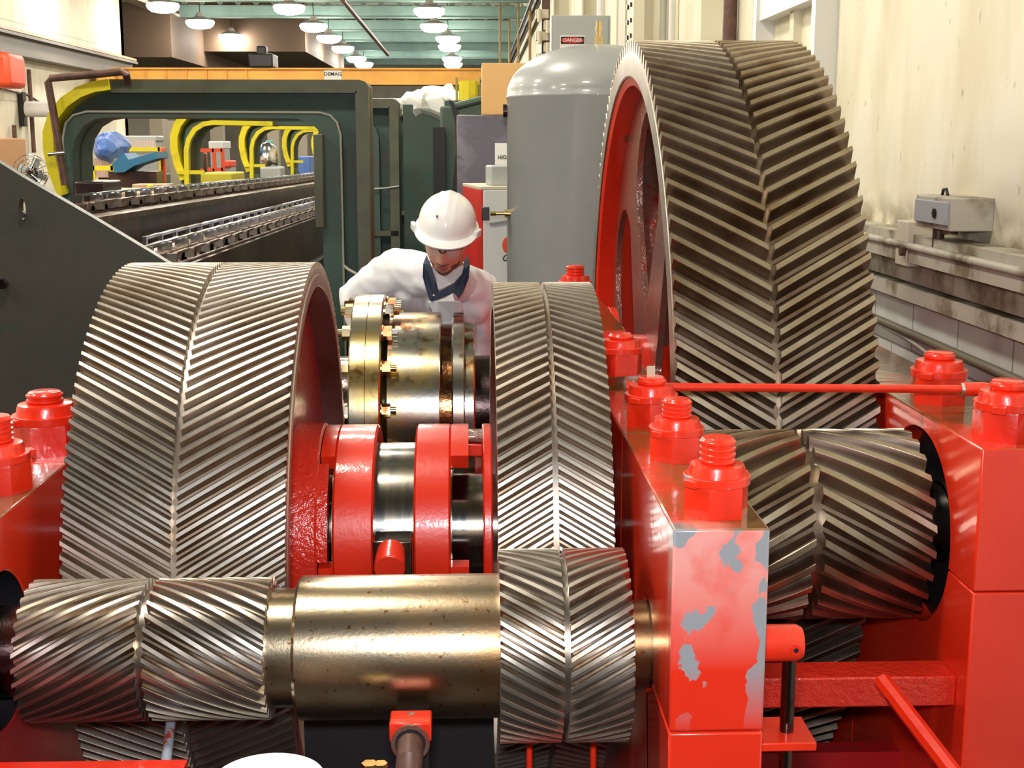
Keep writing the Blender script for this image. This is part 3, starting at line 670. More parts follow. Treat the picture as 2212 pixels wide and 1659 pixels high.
hexnut(nxm, 2.60, ZM, .097, .036, 'second red hex nut from the front on the middle pedestal, tall bare stud', ph=.25)
hexnut(nxm-.006, 2.93, ZM, .105, .014, 'third red hex nut of the middle pedestal, beside the red pipe end', ph=.35)
hexnut(nxm-.012, 3.50, ZM+.02, .105, .012, 'fourth red hex nut of the middle pedestal, in front of the raised far cap', ph=.2)
hexnut(nxm-.02, 4.95, CAMZ-.585, .11, .03, 'farthest red hex nut, half hidden behind the tall middle gear', ph=.3)
hexnut(-.955, 2.62, ZL, .112, .045, 'red hex nut cut by the left edge of the picture', ph=.2)
hexnut(-.962, 2.96, ZL, .128, .018, 'red hex nut beside the large left gear', ph=0.35)
hexnut(1.212, 3.33, ZR, .125, .014, 'red hex nut behind the red pipe on the right pedestal', ph=.35)
hexnut(1.215, 2.90, ZR, .125, .016, 'red hex nut nearest on the right pedestal, under the pipe elbow', ph=.5)

# lubrication pipe across the top
pl_, pr_ = at(1405, 835, Y=3.17), at(2098, 841, Y=3.17)
lp = empty('lubrication_pipe', (pl_.x, 3.17, pl_.z), 'long thin red pipe running level in front of the biggest gear to the right pedestal', 'pipe')
def L_(p): return (p[0]-pl_.x, p[1]-3.17, p[2]-pl_.z)
MB().tube([L_((.40, 3.17, pl_.z)), L_((pr_.x, 3.17, pr_.z))], .0105, 16).build('pipe', RED2, lp)
e0 = Vector((pr_.x, 3.17, pr_.z))
MB().tube([L_(e0-Vector((.02, 0, 0))), L_(e0+Vector((.03, -.0, 0))), L_(e0+Vector((.05, -.03, .0))), L_(e0+Vector((.06, -.08, 0)))], .018, 16).tube([L_(e0+Vector((.0575, -.06, 0))), L_(e0+Vector((.064, -.10, 0)))], .022, 14).build('elbow', RED, lp)
MB().tube([L_(e0+Vector((.06, -.08, 0))), L_(e0+Vector((.10, -.22, 0))), L_(e0+Vector((.13, -.60, -.02)))], .012, 14).build('pipe', RED2, lp)
MB().tube([L_(e0+Vector((-.028, 0, 0))), L_(e0+Vector((-.012, 0, 0)))], .0165, 14).build('coupling_ring', CHROME, lp)
q = at(2128, 885, Y=3.14); MB().cyl(L_((q.x, 3.14, ZR)), L_((q.x, 3.14, pr_.z-.008)), .021, n=6).build('support_block', RED, lp)
bx_ = at(1375, 845, Y=3.2)
MB().box(*[v for a_ in ((bx_.x-.028, bx_.x+.03),) for v in (a_[0]-pl_.x, a_[1]-pl_.x)], -.01, .07, ZM-pl_.z, ZM-pl_.z+.05).build('valve_block', REDWET, lp, bevel=.004)
MB().tube([L_((bx_.x-.03, 3.17, pl_.z)), L_((.40, 3.17, pl_.z))], .012, 12).build('pipe', RED, lp)
MB().cyl(L_((bx_.x-.012, 3.17, pl_.z)), L_((bx_.x+.004, 3.17, pl_.z)), .017).build('coupling_ring', CHROME, lp)
tg = at(1413, 815, Y=3.0); tag(MB().box(-.009, .009, -.003, .003, 0, .028).build('paper_tag', mat('dirty_paper', (.6, .5, .36), .7), loc=(nxm-.008, 2.93, ZM+.107)), 'small dirty paper tag standing on the third nut of the middle pedestal', 'tag')

# base between the pedestals
bs = empty('gearbox_housing', (0, 0, 0), 'red base frame with cross bars below the gears', 'frame')
MB().box(MX1, 1.122, 6.08, 6.14, .0, .9).build('rear_panel', RED, bs)
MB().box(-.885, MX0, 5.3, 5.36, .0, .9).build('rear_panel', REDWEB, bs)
c0, c1 = at(1700, 1466, Y=2.85), at(1700, 1530, Y=2.85)
MB().box(MX1, 1.122, 2.85, 3.0-.05, c1.z, c0.z).build('cross_bar', REDROUGH, bs, bevel=.004)
q0, q1 = at(1905, 1470, Y=2.80), at(2050, 1659, Y=2.55)
dv = (q1-q0); MB().tube([q0, q0+dv*1.6], .020, 8).build('diagonal_brace', RED, bs)
MB().box(MX1, 1.122, 3.2, 3.26, .0, .78).build('inner_panel', REDWEB, bs)  # same darker red as the gear webs
MB().box(-.885, MX0, 2.85, 2.9, .0, .42).build('inner_panel', DARKSTEEL, bs)
q = at(90, 1600, Y=2.0)
MB().box(-.885, at(400, 1655, Y=2.1).x, 2.08, 2.12, .02, at(300, 1654, Y=2.1).z).build('front_bar', RED, bs)
MB().box(-.885, MX0, 1.98, 5.3, .0, .02).box(MX1, 1.122, 2.8, 5.3, 0, .02).build('shade_pan', BLACK, bs)  # black pan added over the lit floor to keep the underside dark

# pivot and locking rod beside the middle pedestal
pv = at(1700, 1388, Y=2.22); rod = empty('pivot_rod', (MX1, 2.22, pv.z), 'dark vertical rod hanging from a red pivot boss on the middle pedestal', 'rod')
xe = at(1733, 1388, Y=2.22).x-MX1
MB().lathe([(0, 0), (0, .033), (xe-.012, .033), (xe-.002, .028), (xe, .022), (xe, 0)], 'X', n=32).build('boss', RED2, rod)
sc_ = at(1718, 1403, Y=2.19); MB().cyl((sc_.x-MX1, -.036, sc_.z-pv.z), (sc_.x-MX1, -.026, sc_.z-pv.z), .0095).build('set_screw', RED, rod); MB().cyl((sc_.x-MX1, -.0365, sc_.z-pv.z), (sc_.x-MX1, -.036, sc_.z-pv.z), .0045).build('socket', BLACK, rod)
xr_ = at(1702, 1500, Y=2.22).x-MX1; MB().cyl((xr_, 0, -.02), (xr_, 0, -.55), .0125, n=20).build('rod', DARKSTEEL, rod)
fz = at(1700, 1598, Y=2.2).z-pv.z; MB().box(0, at(1755, 1600, Y=2.2).x-MX1, -.05, .06, fz-.008, fz+.008).build('guide_plate', RED2, rod, bevel=.002)

# fittings at the bottom edge
f = at(888, 1590, Y=2.2); fo = empty('pipe_fitting', f, 'red square fitting with a brown pipe below the front shaft', 'pipe fitting')
MB().cyl((0, .02, 0), (0, -.03, 0), .037, .034, n=32).build('collar', REDWET, fo); MB().box(-.037, .037, -.025, .03, .0, .036).build('body', RED, fo, bevel=.003)
MB().cyl((0, -.031, 0), (0, -.029, 0), .027, n=24).build('bore', BLACK, fo)
MB().tube([(0, -.02, .0), (0, -.055, -.012), (-.004, -.07, -.05), (-.01, -.075, -.35)], .0235, 18).build('pipe', RUST, fo)
MB().box(-.03, .03, .03, .08, -1.15+.0, .02).build('bracket', BLACK, fo)
for px in (1138, 1270):
    a = at(px, 1600, Y=2.62); tag(MB().cyl((a.x, 2.50, .02), (a.x, 2.50, a.z+.06), .0062, n=10).build('thin_rod', RED2), ('thin red vertical rod in front of the middle gear, left one of two', 'thin red vertical rod in front of the middle gear, right one of two')[px > 1200], 'rod')
a, b_ = at(374, 1545, Y=2.45), at(358, 1659, Y=2.2)
st = empty('strut_rod', (0, 0, 0), 'blue-grey painted rod with red flakes below the left pinion', 'rod')
MB().tube([a+Vector((0, 0, .02)), a+(b_-a)*1.3], .0095, 14).build('rod', mat('blue_grey_flaked_paint', (.36, .42, .50), .4, 0, (.5, .04, .02), 9, .58, .6), st)
# white pail
pc = at(592, 1640, Y=1.86); pail = empty('pail', (pc.x, 1.80, pc.z-.36), 'white round pail seen from above at the bottom edge', 'pail')
MB().lathe([(0, 0), (0, .066), (.352, .078), (.356, .083), (.36, .081), (.355, .074), (.01, .066), (.008, 0)], 'Z', n=48).build('bucket', WHITE, pail)
MB().lathe([(.335, .0), (.336, .074)], 'Z', n=40).build('lid', mat('speckled_white', (.66, .62, .55), .5, 0, (.2, .08, .05), 40, .68, .72), pail)
for k, (px, wd) in enumerate(((798, .014), (822, .012))):
    a = at(px, 1648, Y=2.1); tag(MB().cyl((a.x, 2.1, a.z-.06), (a.x, 2.1, a.z), wd, n=6).build('small_bolt', BRASS, smooth=False), ('brass hex bolt at the bottom edge beside the pipe fitting', 'smaller brass hex bolt between its neighbour and the pipe fitting')[k], 'bolt')
MB().box(-.355, .045, 2.62, 2.65, .02, 1.19).build('shade_sheet', BLACK, bs)  # black sheet added to stand in for shade below the front shaft

# dark block beside the left gear
a = at(208, 700, Y=3.7); o = MB().box(-.03, .03, -.03, .54, -.12, .05).build('clamp_block', mat('blue_black_steel', (.03, .035, .06), .4, .3), loc=(a.x, 4.08, a.z+.03), bevel=.003)
# ------------------------------------------------------------------ green press frames, chains, clutter
o = C.objects['clamp_block']; tag(o, 'blue-black square clamp block on the dark plate beside the left gear', 'block')
FY = (7.5, 10.65, 13.8, 16.95, 20.1)
def W(px, py, Y=7.5): p = at(px, py, Y=Y); return (p.x, p.z)
out_px = [(168, 560), (150, 470), (128, 425), (106, 372), (95, 325), (94, 285), (106, 245), (132, 212), (165, 189), (200, 176), (235, 171)]
corner = [(775, 172), (788, 176), (795, 185)]
outer = [W(*p) for p in out_px]+[W(*p) for p in corner]+[(W(795, 300)[0], .0), (W(700, 300)[0], .0)]
open_l = [(206, 560), (203, 430), (200, 330), (206, 300), (222, 274), (245, 260), (270, 256)]
open_r = [(640, 259), (668, 267), (686, 282), (694, 305), (694, 600)]
opening = [W(*p, 7.92) for p in open_l]+[(W(p[0], p[1])[0], W(p[0], p[1], 7.92)[1]) for p in open_r]
zb_ = .03
opening = [(opening[0][0], zb_)]+opening[1:-1]+[(opening[-1][0], zb_)]
outer[0] = (outer[0][0], 0.0)
def offset(P, d, closed=True):
    """offset a polyline outwards (to the left of travel) by d"""
    n = len(P); Q = []
    for i in range(n):
        a = Vector(P[i-1] if (i or closed) else P[0]); b = Vector(P[i]); c = Vector(P[(i+1) % n] if (i < n-1 or closed) else P[-1])
        t1 = (b-a).normalized() if (b-a).length > 1e-9 else (c-b).normalized(); t2 = (c-b).normalized() if (c-b).length > 1e-9 else t1
        nn = Vector((-t1.y-t2.y, t1.x+t2.x)); nn = nn.normalized() if nn.length > 1e-6 else Vector((-t1.y, t1.x))
        k = max(.4, nn.dot(Vector((-t1.y, t1.x)))); Q.append(tuple(b+nn*d/k))
    return Q
def band(P, d): return P+list(reversed(offset(P, d, False)))
bead_ = [W(*p) for p in ((150, 560), (140, 430), (134, 300), (140, 266), (156, 249), (185, 241), (690, 243), (712, 249), (727, 264), (735, 290), (742, 600))]; bead_[0] = (bead_[0][0], .03); bead_[-1] = (bead_[-1][0], .03)
for i, Y in enumerate(FY):
    lab = ['dark green press frame nearest, with wide rounded opening and yellow edge at left', 'second green press frame, yellow edged column inside the first opening', 'third green press frame along the line, yellow edged', 'fourth green press frame along the line, small yellow edged arch', 'farthest green press frame, smallest yellow edged arch'][i]
    root = empty('press_frame', (0, Y, 0), lab, 'machine frame', 'green press frames in a row')
    if i == 0:
        shape2d('web', [outer, opening], .14, .19, 'Y', GREEN, root)
        top = outer[1:]; fl_ = outer[10:-1]
        shape2d('edge_flange', [band(outer[10:-1], -.072)], 0, .34, 'Y', OLIVE, root)
        shape2d('edge_flange', [band(outer[0:3], -.06)], 0, .34, 'Y', GREEN, root)
        shape2d('yellow_guard', [band(outer[2:11], -.058)], -.02, .34, 'Y', YELLOW, root)
        shape2d('opening_rim', [bead_+list(reversed(opening))], .02, .42, 'Y', GREEN, root)
        P = bead_
        MB().tube([(x_, .015, z_) for x_, z_ in P], .007, 8).build('bead', BEAD, root)
        zz = W(0, 290)[1]; xr = W(700, 300)[0]
        MB().box(xr-.05, xr+.0, -.10, .02, W(0, 492)[1], zz).build('guide_bar', OLIVE, root, bevel=.006)
        MB().box(W(203, 0)[0]-.15, W(203, 0)[0]+.02, -.06, .3, W(0, 470)[1]-.4, W(0, 392)[1]).build('foot_block', BROWN, root, bevel=.01)
        n0 = list(root.children)
    else:
        for ch in n0:
            if ch.name.split('.')[0] in ('bead', 'foot_block', 'guide_bar'): continue
            c = ch.copy(); C.objects.link(c); c.parent = root
        shape2d('yellow_guard', [band(opening[0:7]+[(W(400, 0)[0], W(0, 256)[1])], .036)], -.05, .30, 'Y', YELLOW, root)
        a, b_ = W(120, 400), W(203, 400); MB().box(a[0], b_[0], -.04, -.01, a[1]-.01, a[1]+.02).build('cross_strip', YELLOW, root)
        if i < 4: MB().box(W(795, 0)[0]-.28, W(795, 0)[0]-.02, .0, .13, 1.62, 1.66).build('shelf_rib', OLIVE, root)
# pipe on the first frame
P = [at(*p, Y=7.42) for p in ((140, 400), (128, 320), (113, 230), (104, 178))]+[at(109, 169, Y=7.42)]+[at(*p, Y=7.42) for p in ((180, 163), (262, 155))]+[at(272, 158, Y=7.42), at(276, 178, Y=7.48)]
fp_ = empty('frame_pipe', (0, 0, 0), 'dark bent pipe running over the yellow corner of the nearest green frame', 'pipe'); MB().tube(P, .021, 12).build('pipe', RUST, fp_)
MB().cyl(at(104, 334, Y=7.4), at(140, 330, Y=7.4), .011).build('clamp', CHROME, fp_)
a = at(803, 408, Y=10.64); b_ = at(862, 402, Y=10.64); tag(MB().tube([a, (a+b_)/2+Vector((0, 0, -.005)), b_], .006).build('hose', mat('pale_hose', (.6, .6, .5), .5)), 'short pale hose between the green frames above the worker', 'hose')
a = at(741, 400, Y=7.49); tag(MB().tube([at(744, 575, Y=7.49), at(752, 582, Y=7.45), at(770, 592, Y=7.4)], .009).build('hose', BEAD), 'pale hose end at the foot of the nearest green frame', 'hose')

# long chain bed
dirv = ray(1034, 341); dirv = dirv/dirv.y
def pt(px, py, X, s): p = at(px, py, X=X); return p+dirv*s
def railbox(name, m, px, py, X, w_, h, s0, s1, parent, dz=0):
    p = at(px, py, X=X); a, b_ = p+dirv*s0, p+dirv*s1
    mb = MB(); vs = []
    for q in (a, b_):
        for (u, v) in ((-w_/2, dz), (w_/2, dz), (w_/2, dz-h), (-w_/2, dz-h)): vs.append((q.x+u, q.y, q.z+v))
    mb.add(vs, [(0, 1, 5, 4), (1, 2, 6, 5), (2, 3, 7, 6), (3, 0, 4, 7), (0, 3, 2, 1), (4, 5, 6, 7)]); return mb.build(name, m, parent)
bed = empty('conveyor_bed', (-1.6, 6, 0), 'brown oily conveyor bed running through the green frames', 'conveyor')
bed.location = (0, 0, 0)
railbox('rail', CHAIN, 200, 467, -1.75, .12, .03, -.2, 14, bed)
railbox('beam', BROWN, 200, 467, -1.75, .10, .17, -.2, 14, bed, -.03)
railbox('rail', CHAIN, 430, 552, -1.25, .02, .008, -.4, 14, bed)
railbox('beam', BROWN, 430, 552, -1.25, .08, .30, -.4, 14, bed, -.01)
railbox('side_plate', BLACK, 430, 552, -1.45, .3, 1.3, -.4, 14, bed, -.34)
railbox('side_plate', BROWN, 200, 467, -1.95, .25, 1.1, -.2, 14, bed, -.25)
def chain(lab, px, py, X, n, pitch, padw, padh, s0):
    root = empty('roller_chain', at(px, py, X=X), lab, 'chain'); o0 = root.location
    pad = MB().box(-.035, .035, -.07, .07, -padh*.7, 0).cyl((-.035, 0, -padh*.7), (.035, 0, -padh*.7), padh*.6, n=14)
    p0 = pad.build('pad', CHAIN, root, bevel=.008); p0.location = dirv*s0
    for i in range(1, n): c = p0.copy(); C.objects.link(c); c.parent = root; c.location = dirv*(s0+i*pitch)
    l0 = MB().box(-.012, .012, -.155, .155, .030, .042).box(-.03, .03, -.16, -.13, -.002, .038).build('link', CHROME, root); l0.location = dirv*s0
    l1 = MB().box(-.008, .008, -.155, .155, .0, .010).box(-.02, .02, -.16, -.13, -.03, .01).build('link', CHAIN, root); l1.location = dirv*s0+Vector((.11, 0, -.0))
    for i in range(1, int(n*pitch/.34)):
        for l in (l0, l1): c = l.copy(); C.objects.link(c); c.parent = root; c.location = l.location+dirv*(i*.34)
    return root
ch1 = chain('far roller chain with round pads running through the green frames', 185, 436, -1.93, 40, .24, .1, .075, 0)
ch2 = chain('near roller chain with round pads, just above the left gear', 345, 543, -1.36, 40, .21, .1, .14, -.1)
# second upper strand of the near chain
root = empty('chain_strand', at(330, 536, X=-1.47), 'bright upper link strand beside the near chain', 'chain'); l0 = MB().box(-.012, .012, -.13, .13, .05, .062).box(-.01, .01, -.155, -.13, -.0, .062).box(-.01, .01, -.13, .13, .0, .008).build('link', CHROME, root)
for i in range(1, 36): c = l0.copy(); C.objects.link(c); c.parent = root; c.location = dirv*(i*.3)

# dark plate at the left
pp = [W(-60, 318, 4.6), W(0, 352, 4.6), W(48, 382, 4.6), W(200, 470, 4.6), W(330, 548, 4.6), W(480, 640, 4.6)]
pl = empty('steel_plate', (0, 4.6, 0), 'large dark steel plate with slanting top edge at the left', 'plate')
hx, hz = W(48, 452, 4.6)
hole = [(hx+.012*math.cos(t*PI/8), hz+.036*math.sin(t*PI/8)) for t in range(16)]
poly = pp+[(pp[-1][0], 0), (pp[0][0], 0)]
shape2d('plate', [poly, hole], 0, .05, 'Y', PLATE, pl)
MB().cyl((hx, .02, hz-.016), (hx, -.02, hz-.016), .012, n=6).build('bolt', CHROME, pl)
q = W(8, 612, 4.6); MB().cyl((q[0], -.03, q[1]), (q[0], 0, q[1]), .018, n=6).build('bolt', DARKSTEEL, pl)

# clutter far behind, seen through the openings (all stands on the hall floor)
def standbox(name, px0, px1, py0, py1, Y, dep, m, lab, cat, floor=True, extra=None, bevel=.02):
    a, b_ = at(px0, py0, Y=Y), at(px1, py1, Y=Y)
    if not floor:
        return tag(MB().box(a.x, b_.x, Y, Y+dep, b_.z, a.z).build(name, m, bevel=bevel), lab, cat)
    r = empty(name, ((a.x+b_.x)/2, Y+dep/2, 0), lab, cat); hw = (b_.x-a.x)/2
    MB().box(-hw, hw, -dep/2, dep/2, b_.z, a.z).build('body', m, r, bevel=bevel)
    MB().box(-hw*.9, hw*.9, -dep*.4, dep*.4, 0, b_.z).build('stand', GREYP if m not in (BLACK, GREEN) else m, r)
    return r
def rack(name, px0, px1, py0, Y, dep, m, lab, cat, th=.05, mid=None):
    a, b_ = at(px0, py0, Y=Y), at(px1, py0, Y=Y); r = empty(name, ((a.x+b_.x)/2, Y, 0), lab, cat); hw = (b_.x-a.x)/2; z = a.z
    for sx in (-1, 1):
        for sy in (0, 1): MB().box(sx*hw-th/2, sx*hw+th/2, sy*dep-th/2, sy*dep+th/2, 0, z).build('post', m, r)
    for zz in ([z] + ([at(px0, mid, Y=Y).z] if mid else [])):
        for yy in (0, dep): MB().box(-hw, hw, yy-th/2, yy+th/2, zz-th, zz).build('rail', m, r)
    return r
a, b_ = at(196, 292, Y=15), at(256, 352, Y=15); tp = empty('tarp_bundle', ((a.x+b_.x)/2, 15.3, 0), 'blue tarpaulin draped over a load behind the nearest frame opening', 'tarpaulin')
hw = (b_.x-a.x)/2
def crumple(v, s=9, k=.05): n_ = mnoise.noise_vector(v*s); return v+n_*k
MB().ball((0, 0, (a.z+b_.z)/2), (hw*1.15, .4, (a.z-b_.z)*.62), 40, 24, lambda v: crumple(v)).build('tarp', BLUE, tp, ang=15)
m_ = MB()
for k in range(9): m_.box(-hw+k*hw/4.5, -hw+k*hw/4.5+.03, -.25, -.2, b_.z-.16, b_.z+.05)
m_.build('fringe', mat('pale_red_strips', (.6, .4, .33), .6), tp); MB().box(-hw*.8, hw*.8, -.2, .2, 0, b_.z).build('load', BROWN, tp)
rack('yellow_rack', 200, 245, 358, 14.2, .8, YELLOW, 'yellow steel rack below the blue tarpaulin', 'rack', .05, 388)
rack('safety_rail', 256, 346, 318, 16.5, .1, YELLOW, 'yellow safety rail behind the blue chute', 'railing', .05)
r = empty('chute', (0, 14, 0), 'blue sheet metal chute tilted up to the right behind the frames', 'chute')
Pc = [W(243, 352, 14), W(268, 331, 14), W(278, 345, 14), W(338, 328, 14), W(341, 342, 14), W(290, 358, 14), W(268, 372, 14), W(246, 373, 14)]
shape2d('body', [Pc], 0, .5, 'Y', BLUEM, r); x_ = W(290, 350, 14); MB().box(x_[0]-.3, x_[0]+.2, .1, .4, 0, x_[1]-.1).build('stand', BROWN, r)
standbox('post', 345, 356, 318, 396, 14.5, .1, ORED, 'orange-red post beside the yellow column of the second frame', 'post')
standbox('slatted_crate', 270, 345, 376, 402, 15.5, .6, mat('dark_green_slats', (.05, .11, .08), .6), 'dark green slatted crate under the blue chute', 'crate')
hb = standbox('roller_hopper', 270, 338, 293, 306, 19, .5, GREYP, 'grey machine with a row of rollers behind the yellow rail', 'machine')
for k in range(10): a = W(276+k*6.2, 312, 18.95); MB().cyl((a[0]-hb.location.x, -.3, a[1]-.06), (a[0]-hb.location.x, -.3, a[1]+.06), .05, .03, n=10).build('roller', mat('roller_pale', (.5, .42, .38), .5) if k == 0 else bpy.data.materials['roller_pale'], hb)
for k, (x0, x1, y0, Yk) in enumerate(((205, 300, 408, 12.5), (285, 360, 398, 13.2), (215, 330, 416, 11.9))):
    a, b_ = at(x0, y0, Y=Yk), at(x1, y0, Y=Yk); tag(MB().box(a.x, b_.x, Yk, Yk+.3, a.z-.06, a.z).box(a.x+.3, b_.x-.3, Yk+.05, Yk+.25, 0, a.z-.06).build('timber', WOOD, bevel=.008), ('pale squared timber lying nearest the left leg of the frame', 'pale timber lying below the chute near the second frame', 'lowest pale timber in front of the others')[k], 'timber')
standbox('yellow_block', 316, 328, 398, 408, 12.8, .1, YELLOW, 'small yellow block among the pale timbers', 'block')
standbox('yellow_bin', 428, 502, 374, 410, 15.8, .9, mat('ochre_bin_paint', (.62, .52, .04), .6), 'long yellow bin seen in the second opening', 'bin')
rack('red_railing', 424, 462, 321, 17.5, .6, ORED, 'red railing behind the yellow bin', 'railing', .045, 364)
standbox('cabinet', 450, 482, 305, 322, 24, .8, WHITE, 'white machine cabinet high behind the red railing', 'cabinet')
standbox('red_box', 482, 498, 347, 362, 18.5, .5, ORED, 'small red box beside the red railing', 'box')
standbox('brown_column', 437, 446, 330, 372, 16.6, .1, BROWN, 'brown post in front of the red railing', 'post')
b2 = empty('machine_tool', (0, 19, 0), 'grey and silver machine with rounded guard in the third opening', 'machine')
a = W(572, 345, 19); MB().ball((a[0], .3, a[1]), (.16, .2, .25), 18, 12).build('guard', CHROME, b2); MB().box(a[0]-.25, a[0]+.2, .1, .6, 0, a[1]-.1).build('body', GREYP, b2, bevel=.03); MB().ball((W(562, 335, 19)[0]-.05, .2, a[1]+.1), (.1, .1, .08)).build('motor', BLUEM, b2)
standbox('teal_box', 573, 584, 303, 318, 26, .4, mat('teal_box_paint', (.1, .4, .4), .5), 'small teal box high in the third opening', 'box')
standbox('blue_sheet', 640, 672, 338, 390, 22, .6, BLUE, 'blue covered block in the farthest opening', 'tarpaulin')
for k, (px, yy) in enumerate(((338, 30), (345, 31), (372, 33), (468, 30), (590, 33), (650, 33))):
    a = at(px, 300, Y=yy); S('trim_%d' % (13+k), MB().box(a.x-.14, a.x+.14, yy, yy+.28, 0, 2.9), mat('far_column_%d' % k, (.34, .30, .23), .6), smooth=False)

# right of the frames: dark panel, carton, yellow drum, white sheets
r = empty('dark_panel', (0, 9.2, 0), 'dark mottled steel enclosure behind the tank with a white warning sign', 'enclosure')
a, b_ = W(986, 248, 9.2), W(1150, 600, 9.2)
MB().box(a[0], b_[0], 0, .7, 0, a[1]).build('body', mat('mottled_dark_steel', (.10, .085, .095), .35, .4, (.22, .2, .23), 3, .45, .7, (.05, .04, .05), 7, .6, .7), r, bevel=.01)
a, b_ = W(1069, 309, 9.18), W(1125, 356, 9.18); MB().box(a[0], b_[0], -.03, -.02, b_[1], a[1]).build('warning_sign', WHITE, r)
text3d('lettering', 'HIGH V', .036, (W(1094, 340, 9.16)[0], -.032, W(1094, 340, 9.16)[1]), (PI/2, 0, 0), INK, r)
a, b_ = W(1069, 357, 9.18), W(1125, 370, 9.18); MB().box(a[0], b_[0], -.03, -.02, b_[1], a[1]).build('black_strip', BLACK, r)
a, b_ = at(1041, 136, Y=9.25), at(1135, 245, Y=9.25); zt = W(1041, 248, 9.2)[1]
tag(MB().box(a.x, b_.x, 9.25, 9.75, zt, a.z).build('tan_board', TAN, bevel=.004), 'plain tan board box standing on the dark enclosure left of the tank', 'box')
r = empty('green_stand', (0, 10.6, 0), 'green machine end between the row of frames and the dark enclosure', 'machine')
a, b_ = W(868, 222, 10.9), W(965, 222, 10.9)
MB().box(W(905, 0, 22)[0], W(962, 0, 22)[0]+.3, 10.9, 11.4, 0, W(0, 232, 22)[1]).build('upright', GREEN, r)
MB().box(W(948, 0, 10.6)[0], W(984, 0, 10.6)[0], 0, .5, 0, W(0, 228, 10.6)[1]).build('upright', GREEN, r, bevel=.02)
MB().box(W(935, 0, 10.9)[0], W(960, 0, 10.9)[0], -.1, .3, 0, W(0, 275, 10.6)[1]).build('inner_column', BLACK, r)
Pq = [W(970, 216, 10.2), W(980, 222, 10.2), W(1003, 265, 10.2), W(1006, 330, 10.2), W(998, 400, 10.2), W(975, 430, 10.2), W(985, 330, 10.2), W(984, 265, 10.2)]
shape2d('curved_arm', [Pq], -.5, -.3, 'Y', BLACK, r)
MB().tube([Vector((W(978, 232, 10.4)[0], -.3, W(0, 232, 10.4)[1])), Vector((W(1045, 214, 10.4)[0], -.3, W(0, 214, 10.4)[1]))], .03).build('top_bar', GREEN, r)
y_ = at(1012, 218, Y=11.5); r = empty('yellow_drum', (y_.x, 11.5, y_.z), 'yellow ribbed drum with posts left of the tan box', 'drum')
h = at(1012, 175, Y=11.5).z-y_.z
MB().cyl((0, 0, 0), (0, 0, h), .082, n=8).build('drum', YELLOW, r, smooth=False)
for k, dx in enumerate((-.10, .10)): MB().cyl((dx, 0, -.02), (dx, 0, h+.03), .010, n=8).build('post', mat('post_dark_yellow_%d' % k, (.35, .32, .1), .5), r)
MB().tube([(.1, 0, h), (.15, 0, h-.02), (.17, 0, h-.10)], .012).build('cable', BLACK, r)
MB().box(-.2, .25, -.1, .4, -y_.z, 0).build('base', GREEN, r)
s = at(940, 226, Y=12.5); sh = empty('white_sheets', (s.x, 12.5, 0), 'crumpled white plastic sheets heaped behind the green frames', 'plastic sheet')
MB().ball((0, .2, s.z), (.36, .3, .16), 36, 18, lambda v: crumple(v, 7, .09)).build('sheet', WHITE, sh, ang=12); MB().box(-.3, .35, 0, .5, 0, s.z).build('support', GREEN, sh)
for k, (px, py, Y, wd) in enumerate(((845, 212, 24, .5), (870, 220, 26, .8))):
    a = at(px, py, Y=Y); tag(MB().box(a.x-wd, a.x+wd, Y, Y+.6, a.z-.25, a.z).box(a.x-wd*.8, a.x+wd*.8, Y+.1, Y+.5, 0, a.z-.25).build('crate', (GREYP, WHITE)[k], bevel=.02), ('grey crate just over the green frames', 'pale crate far behind the white sheets')[k], 'crate')

# grey tank
tc_ = at(1291, 300, Y=7.05); RT = .478
tk = empty('air_tank', (tc_.x, 7.05, 0), 'tall light grey pressure tank with domed top behind the gears', 'tank')
zs = at(1291, 203, Y=6.6).z; zt_ = at(1291, 92, Y=6.75).z
pr = [(.25, 0), (.25, RT*.6), (.32, RT), (zs-.012, RT), (zs-.006, RT+.004), (zs+.004, RT+.004), (zs+.010, RT-.001)]+[(zs+.01+(zt_-zs)*math.sin(t*PI/32), RT*math.cos(t*PI/32)**.9) for t in range(1, 16)]+[(zt_+.01, 0)]
MB().lathe(pr, 'Z', n=96).build('shell', TANKG, tk, ang=40)
for k in range(3): a = 2*PI*k/3+.4; MB().box(RT*.8*math.cos(a)-.04, RT*.8*math.cos(a)+.04, RT*.8*math.sin(a)-.04, RT*.8*math.sin(a)+.04, 0, .4).build('leg', TANKG, tk)
v = at(1291, 90, Y=7.0).z; MB().cyl((0, 0, zt_), (0, 0, zt_+.05), .022, n=6).cyl((0, 0, zt_+.05), (0, 0, zt_+.13), .014).cyl((0, 0, zt_+.08), (0, 0, zt_+.10), .018).build('relief_valve', BRASS, tk)
q = at(1099, 461, Y=6.95); xx = -RT; zq = q.z
MB().cyl((xx-.015, -.1, zq), (xx+.05, -.1, zq), .02).cyl((xx-.06, -.1, zq), (xx-.01, -.1, zq), .010).cyl((xx-.09, -.1, zq), (xx-.06, -.1, zq), .013, n=6).build('drain_valve', BRASS, tk)
MB().box(xx-.135, xx-.095, -.13, -.07, zq-.035, zq+.033).build('pressure_switch', BLACK, tk, bevel=.003)
q = at(1095, 240, Y=7.05); MB().cyl((xx-.02, 0, q.z), (xx+.06, 0, q.z), .035).build('side_port', DARKSTEEL, tk)

